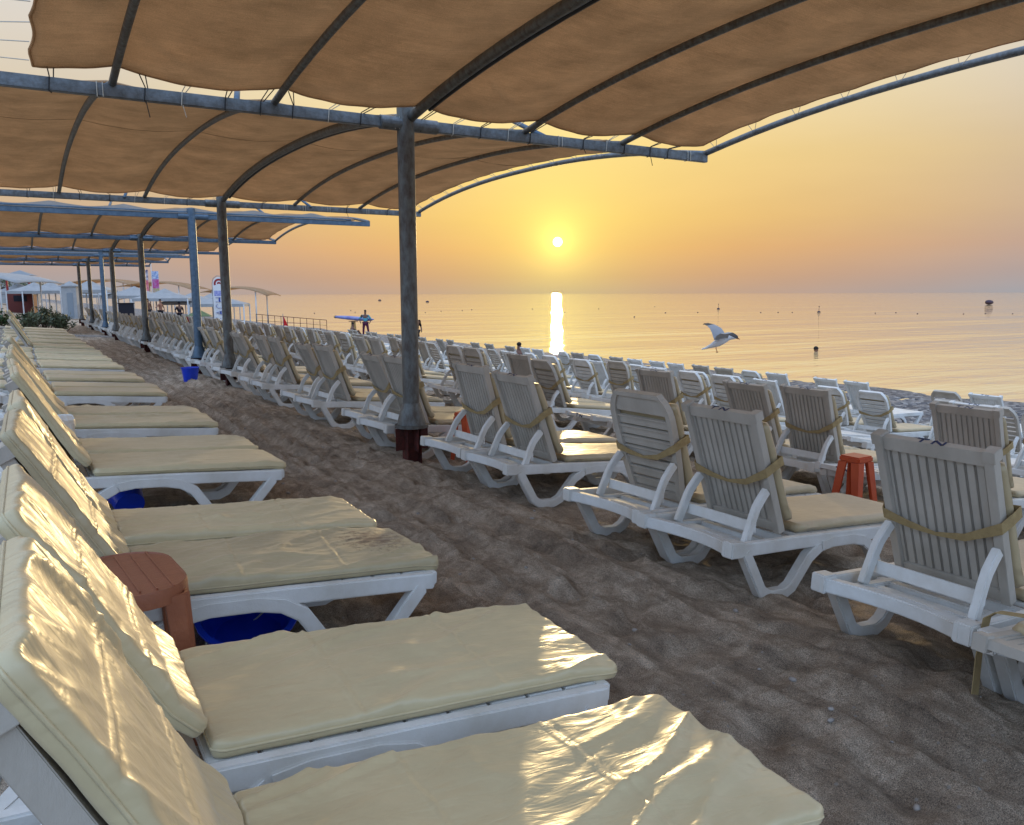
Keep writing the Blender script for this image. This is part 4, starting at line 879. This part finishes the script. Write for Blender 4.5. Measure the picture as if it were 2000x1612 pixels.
def tent(x, y, zt, w_, rz, label):
    z0 = zg(x); root = empty('tent', (x, y, z0), (0, 0, rz)); tag(root, label, 'tent', 'white peaked tents far up the beach'); H = zt-z0
    b = MB(); n = 6; vs = []; fs = []
    for i in range(n+1):
        for j in range(n+1):
            u = i/n*2-1; q = j/n*2-1; k = max(abs(u), abs(q)); vs.append((u*w_/2, q*w_/2, H-.75*(k**.7)))
    for i in range(n):
        for j in range(n): a = i*(n+1)+j; fs.append((a, a+n+1, a+n+2, a+1))
    b.add(vs, fs)
    for u0, q0, u1, q1 in ((-1, -1, 1, -1), (1, -1, 1, 1), (1, 1, -1, 1), (-1, 1, -1, -1)): b.add([(u0*w_/2, q0*w_/2, H-.75), (u1*w_/2, q1*w_/2, H-.75), (u1*w_/2, q1*w_/2, H-.98), (u0*w_/2, q0*w_/2, H-.98)], [(0, 1, 2, 3)])
    b.build('roof', M['canvas_white'], root)
    for sx in (-1, 1):
        for sy in (-1, 1): b = MB(); b.tube([(sx*w_/2, sy*w_/2, 0), (sx*w_/2, sy*w_/2, H-.8)], .05, 6); b.build('post', M['white'], root)
sg = 'curved shade roofs far up the beach'
shelter(-1.2, 68, 3.15, 7.5, 6, R(-31), 'canvas_white', 'grey curved shade roof at the far left edge', sg)
shelter(8.7, 92, 3.15, 7.5, 5, R(-31), 'net', 'left brown curved shade roof behind the posts', sg)
shelter(12.9, 86, 2.85, 7.2, 5, R(-31), 'net', 'middle brown curved shade roof below the two banners', sg)
shelter(16.8, 72, 2.25, 5.8, 4, R(-31), 'net', 'right brown curved shade roof beside the white beach flag', sg)
shelter(11.2, 76, 1.75, 5.5, 4, R(-31), 'net', 'low brown curved shade roof between the white tents', sg)
for i, (x, y, zt, w_) in enumerate(((1.9, 80, 2.65, 3.2), (3.0, 77, 2.65, 3.2), (4.2, 74, 2.65, 3.2), (5.4, 71.5, 2.7, 3.2), (6.6, 79, 2.3, 4), (8.6, 72, 2.25, 4), (10.4, 69, 2.05, 4), (12.6, 70, 1.75, 4), (14.3, 68, 1.6, 4), (15.6, 77, 1.75, 4), (0.8, 84, 2.6, 3.2))):
    tent(x, y, zt, w_, R(-20), ('white peaked tent, %s along the far white tent row from the left' % ORD[i]) if i else 'leftmost of the white peaked tents beyond the bushes')
r = empty('cabin', (3.55, 62, 0), (0, 0, R(-20))); tag(r, 'narrow white beach cabin with an open doorway seen between far posts', 'cabin')
b = MB(); b.box((0, 0, 1.05), (.9, .9, 2.1)); b.build('wall', M['canvas_white'], r, bevel=.01); b = MB(); b.box((.05, -.46, .9), (.36, .03, 1.6)); b.build('doorway', M['greypaint'], r); b = MB(); b.box((0, 0, 2.14), (1.1, 1.1, .07)); b.build('roof', M['canvas_white'], r)
r = empty('kiosk', (1.0, 83, .03), (0, 0, R(-15))); tag(r, 'dark red wooden kiosk with a lookout roof beyond the bushes', 'kiosk')
b = MB(); b.box((0, 0, .9), (2.0, 2.0, 1.8)); b.build('wall', M['darkred'], r, bevel=.02); b = MB(); b.box((.1, -1.01, 1.25), (1.0, .04, .5)); b.build('window', M['dark'], r)
for sx in (-1, 1):
    b = MB(); b.box((sx*.85, -.8, 2.5), (.14, .14, 1.5)); b.build('roof_post', M['redpaint'], r)
b = MB(); b.add([(-1.1, -1.1, 3.2), (1.1, -1.1, 3.2), (1.1, 1.1, 3.2), (-1.1, 1.1, 3.2), (0, 0, 3.65)], [(0, 1, 4), (1, 2, 4), (2, 3, 4), (3, 0, 4), (3, 2, 1, 0)]); b.build('roof', M['greypaint'], r)
# low wall and houses at the far left
def building(x, y, w_, d_, h_, m, label):
    r = empty('building', (x, y, zg(x)), (0, 0, R(-10))); tag(r, label, 'building')
    b = MB(); b.box((0, 0, h_/2), (w_, d_, h_)); b.build('wall', M[m], r); b = MB(); b.box((0, 0, h_+.1), (w_+.5, d_+.5, .2)); b.build('roof', M['greypaint'], r)
    for k in range(max(2, int(w_/2.2))): b = MB(); b.box((-w_/2+1.1+k*2.2, -d_/2-.01, h_*.55), (1.0, .05, 1.1)); b.build('window', M['dark'], r)
building(-8.6, 70, 12, 6, 2.4, 'canvas_white', 'low pale building at the far left behind the bushes')
building(-12, 110, 16, 10, 3.6, 'white', 'long pale building farther back at the left edge')
building(-3, 150, 14, 8, 3.4, 'canvas_white', 'small distant pale building beyond the tents')
# two tall printed banners
def banner(x, y, label, cols):
    r = empty('banner', (x, y, zg(x)), (0, 0, -YAW+R(8))); tag(r, label, 'banner', 'printed banners on tall poles')
    b = MB(); b.tube([(-.30, 0, 0), (-.30, 0, 5.2)], .035, 6); b.build('pole', M['white'], r)
    z = 2.55
    for c, h_ in cols: b = MB(); b.box((0, 0, z+h_/2), (.56, .03, h_)); b.build('print', c, r); z += h_
P1 = mat('banner_pink', (.55, .10, .16), .7, .2, col2=(.75, .35, .35), noise_scale=4, detail=2); P2 = mat('banner_print', (.08, .06, .14), .7, .2, col2=(.75, .72, .75), noise_scale=3, detail=2); P3 = mat('banner_magenta', (.50, .05, .22), .7, .2, col2=(.45, .25, .5), noise_scale=4, detail=2); P4 = mat('banner_blue', (.12, .22, .5), .7, .2, col2=(.6, .68, .8), noise_scale=4, detail=2); P5 = mat('banner_green', (.35, .42, .12), .7, .2, col2=(.6, .4, .4), noise_scale=4, detail=2)
banner(10.35, 79, 'left tall printed banner in pink and black', [(P1, 1.05), (P2, .9)]); banner(11.2, 79, 'right tall printed banner in magenta, blue and green', [(P5, .45), (P3, .8), (P4, .7)])
# feather flag with letters
r = empty('beach_flag', (10.45, 49.8, zg(10.45)), (0, 0, -YAW+R(15))); tag(r, 'tall white beach flag with blue vertical lettering and a red emblem', 'flag')
b = MB(); b.tube([(-.37, .03, 0), (-.37, .03, 3.0), (-.30, .03, 3.28), (-.1, .03, 3.42), (.12, .03, 3.40)], .02, 6); b.build('pole', M['greypaint'], r)
b = MB(); pts = [(-.34, .35)]+[(.30, .35), (.33, 2.95)]+[(.33*math.cos(a), 2.98+.38*math.sin(a)) for a in [math.pi*k/12 for k in range(0, 13)]]+[(-.34, 2.95)]
b.add([(x, -.01, z) for x, z in pts]+[(x, .01, z) for x, z in pts], [tuple(range(len(pts))), tuple(range(2*len(pts)-1, len(pts)-1, -1))]+[(i, (i+1) % len(pts), len(pts)+(i+1) % len(pts), len(pts)+i) for i in range(len(pts))]); cl = b.build('cloth', M['white'], r)
b = MB(); n = 20
for (ra, rb) in ((.28, .17), (.10, .0)):
    vs = []; 
    for k in range(n+1): a = math.pi*k/n*1.25-R(22); vs += [(ra*math.cos(a), -.016, 2.98+ra*math.sin(a)), (rb*math.cos(a), -.016, 2.98+rb*math.sin(a))]
    b.add(vs, [(2*k, 2*k+2, 2*k+3, 2*k+1) for k in range(n)])
b.build('emblem', M['redpaint'], cl)
BL_ = mat('flag_blue', (.05, .09, .38), .7, .2)
b = MB(); b.box((0, -.014, 2.42), (.56, .004, .30)); b.build('blue_band', mat('flag_band', (.10, .16, .5), .7, .2, col2=(.5, .5, .75), noise_scale=9), cl)
b = MB()                                             # BEACH, reading upwards
LET = dict(B=[((0, 0), (0, 1)), ((0, 1), (.55, .9)), ((.55, .9), (.55, .6)), ((.55, .6), (0, .5)), ((0, .5), (.65, .42)), ((.65, .42), (.65, .1)), ((.65, .1), (0, 0))], E=[((0, 0), (0, 1)), ((0, 1), (.6, 1)), ((0, .5), (.5, .5)), ((0, 0), (.6, 0))],
           A=[((0, 0), (.35, 1)), ((.35, 1), (.7, 0)), ((.15, .4), (.55, .4))], C=[((.65, .8), (.35, 1)), ((.35, 1), (.05, .75)), ((.05, .75), (.05, .25)), ((.05, .25), (.35, 0)), ((.35, 0), (.65, .2))], H=[((0, 0), (0, 1)), ((.6, 0), (.6, 1)), ((0, .5), (.6, .5))])
for i, ch in enumerate('BEACH'):
    for a, c in LET[ch]:
        def q(p): return Vector((.20-p[1]*.42, -.018, .40+i*.385+p[0]*.40))
        b.beam(q(a), q(c), .085, .008)
b.build('lettering', BL_, cl)

# ------------------------------------------------------------------ planting at the left
def bush(x, y, h_, w_, m, n, label, seed):
    rn = random.Random(seed); r = empty('bush', (x, y, zg(x))); tag(r, label, 'bush', 'bushes at the end of the left row')
    st = MB(); lf = MB()
    for k in range(n):
        a = rn.uniform(0, 6.28); sp = rn.uniform(.05, 1)*w_/2; hh = h_*rn.uniform(.55, 1); tip = Vector((math.cos(a)*sp, math.sin(a)*sp, hh)); base = Vector((tip.x*.25, tip.y*.25, 0)); mid = base.lerp(tip, .5)+Vector((rn.uniform(-.1, .1), rn.uniform(-.1, .1), .05))
        st.tube([base, mid, tip], [.016, .012, .005], 4)
        for q in range(15):
            t = rn.uniform(.3, 1); p = base.lerp(mid, t*2) if t < .5 else mid.lerp(tip, t*2-1); d = Vector((rn.gauss(0, 1), rn.gauss(0, 1), rn.uniform(0, 1.2))).normalized(); s = d.cross(Vector((rn.gauss(0, 1), rn.gauss(0, 1), rn.gauss(0, 1)))).normalized(); ln = rn.uniform(.14, .27)
            lf.add([p, p+d*ln*.5+s*.034, p+d*ln, p+d*ln*.5-s*.034], [(0, 1, 2, 3)])
    st.build('stems', M['bark'], r); lf.build('foliage', M[m], r)
bd = [(-2.9, 36.5, 1.5, 1.8, 'leaf', 'green leafy bush at the left edge of the picture'), (-1.5, 37.8, 1.35, 1.6, 'leaf2', 'olive-green bush second from the left edge'), (-.4, 39.5, 1.25, 1.6, 'leaf', 'darker green bush in the middle of the planting strip'),
      (.55, 37.6, 1.1, 1.3, 'leaf2', 'small sparse bush right of the middle of the strip'), (1.2, 40.4, 1.45, 1.6, 'leaf2', 'tall thin-leaved bush near the end of the strip'), (1.75, 38.4, 1.0, 1.1, 'leaf2', 'rightmost low bush beside the aisle'), (-4.6, 38, 1.7, 2.2, 'leaf', 'big bush partly out of the frame at the left')]
for i, (x, y, h_, w_, m, l) in enumerate(bd): bush(x, y, h_*.75, w_, m, 34, l, i+3)
def tree(x, y, h_, w_, label, seed, m='leaf2'):
    rn = random.Random(seed); r = empty('tree', (x, y, zg(x))); tag(r, label, 'tree', 'distant trees behind the beach')
    b = MB(); b.tube([(0, 0, 0), (.1, 0, h_*.4), (0, .1, h_*.7)], [.16, .12, .05], 7)
    lf = MB()
    for k in range(7):
        a = rn.uniform(0, 6.28); e = Vector((math.cos(a)*w_*.3, math.sin(a)*w_*.3, h_*rn.uniform(.6, .9))); b.tube([(0, 0, h_*.4), e], [.07, .02], 5)
        for q in range(130):
            p = e+Vector((rn.gauss(0, w_*.13), rn.gauss(0, w_*.13), rn.gauss(0, h_*.09))); d = Vector((rn.gauss(0, 1), rn.gauss(0, 1), rn.gauss(0, .6))).normalized(); s = d.cross(Vector((0, 0, 1))+d*.1).normalized(); lf.add([p-s*.12, p+d*.3, p+s*.12], [(0, 1, 2)])
    b.build('trunk', M['bark'], r); lf.build('crown', M[m], r)
for i, (x, y, h_, w_) in enumerate(((-14, 95, 4.2, 5), (-6, 118, 4.0, 6), (-1.5, 128, 3.6, 5), (3, 135, 3.4, 5), (-20, 80, 5, 6))): tree(x, y, h_, w_, '%s of the hazy grey-green trees behind the far tents from the left' % ('leftmost', 'third', 'fourth', 'rightmost', 'second')[[1, 1, 2, 3, 0][i]] if False else ['second leftmost distant tree behind the pale building', 'distant tree behind the long pale building', 'distant tree behind the red kiosk', 'rightmost distant tree behind the white tents', 'leftmost distant tree at the frame edge'][i], i+40)
# far beach things under the shelters
def parasol(x, y, label):
    r = empty('parasol', (x, y, zg(x))); tag(r, label, 'parasol'); b = MB(); b.tube([(0, 0, 0), (0, 0, 1.3)], .03, 6); b.build('pole', M['white'], r)
    b = MB(); n = 8; b.add([(0, 0, 1.45)]+[(.95*math.cos(k*2*math.pi/n), .95*math.sin(k*2*math.pi/n), .95) for k in range(n)], [(0, k+1, (k+1) % n+1) for k in range(n)]); o = b.build('cover', M['leaf'], r); o.modifiers.new('thickness', 'SOLIDIFY').thickness = .03
parasol(11.9, 64, 'dark green folded parasol on the far beach')
def boat(x, y, label, m):
    r = empty('rowing_boat', (x, y, zg(x)), (0, 0, R(-40))); tag(r, label, 'boat'); b = MB(); vs = []; n = 10
    for i in range(n+1):
        u = i/n*2-1; w_ = .55*(1-u**4)+.02; z = .12*u*u
        vs += [(u*1.6, -w_, .6+z), (u*1.6, -w_*.5, .05+z), (u*1.6, w_*.5, .05+z), (u*1.6, w_, .6+z)]
    b.add(vs, [(4*i+j, 4*i+j+1, 4*i+5+j, 4*i+4+j) for i in range(n) for j in range(3)]); o = b.build('hull', M[m], r); o.modifiers.new('thickness', 'SOLIDIFY').thickness = .04
    b = MB(); b.box((0, 0, .5), (.25, .95, .04)); b.build('bench', M['wood'], r)
boat(10.2, 66, 'red rowing boat lying behind the far loungers', 'redpaint')
b = MB(); b.box((0, 0, .65), (.9, .5, 1.3)); b.box((0, 0, 1.33), (1.0, .6, .06)); o = b.build('dark_cabinet', M['dark'], bevel=.02); o.location = (6.6, 60, zg(6.6)); tag(o, 'dark upright cabinet standing behind the far loungers', 'cabinet')
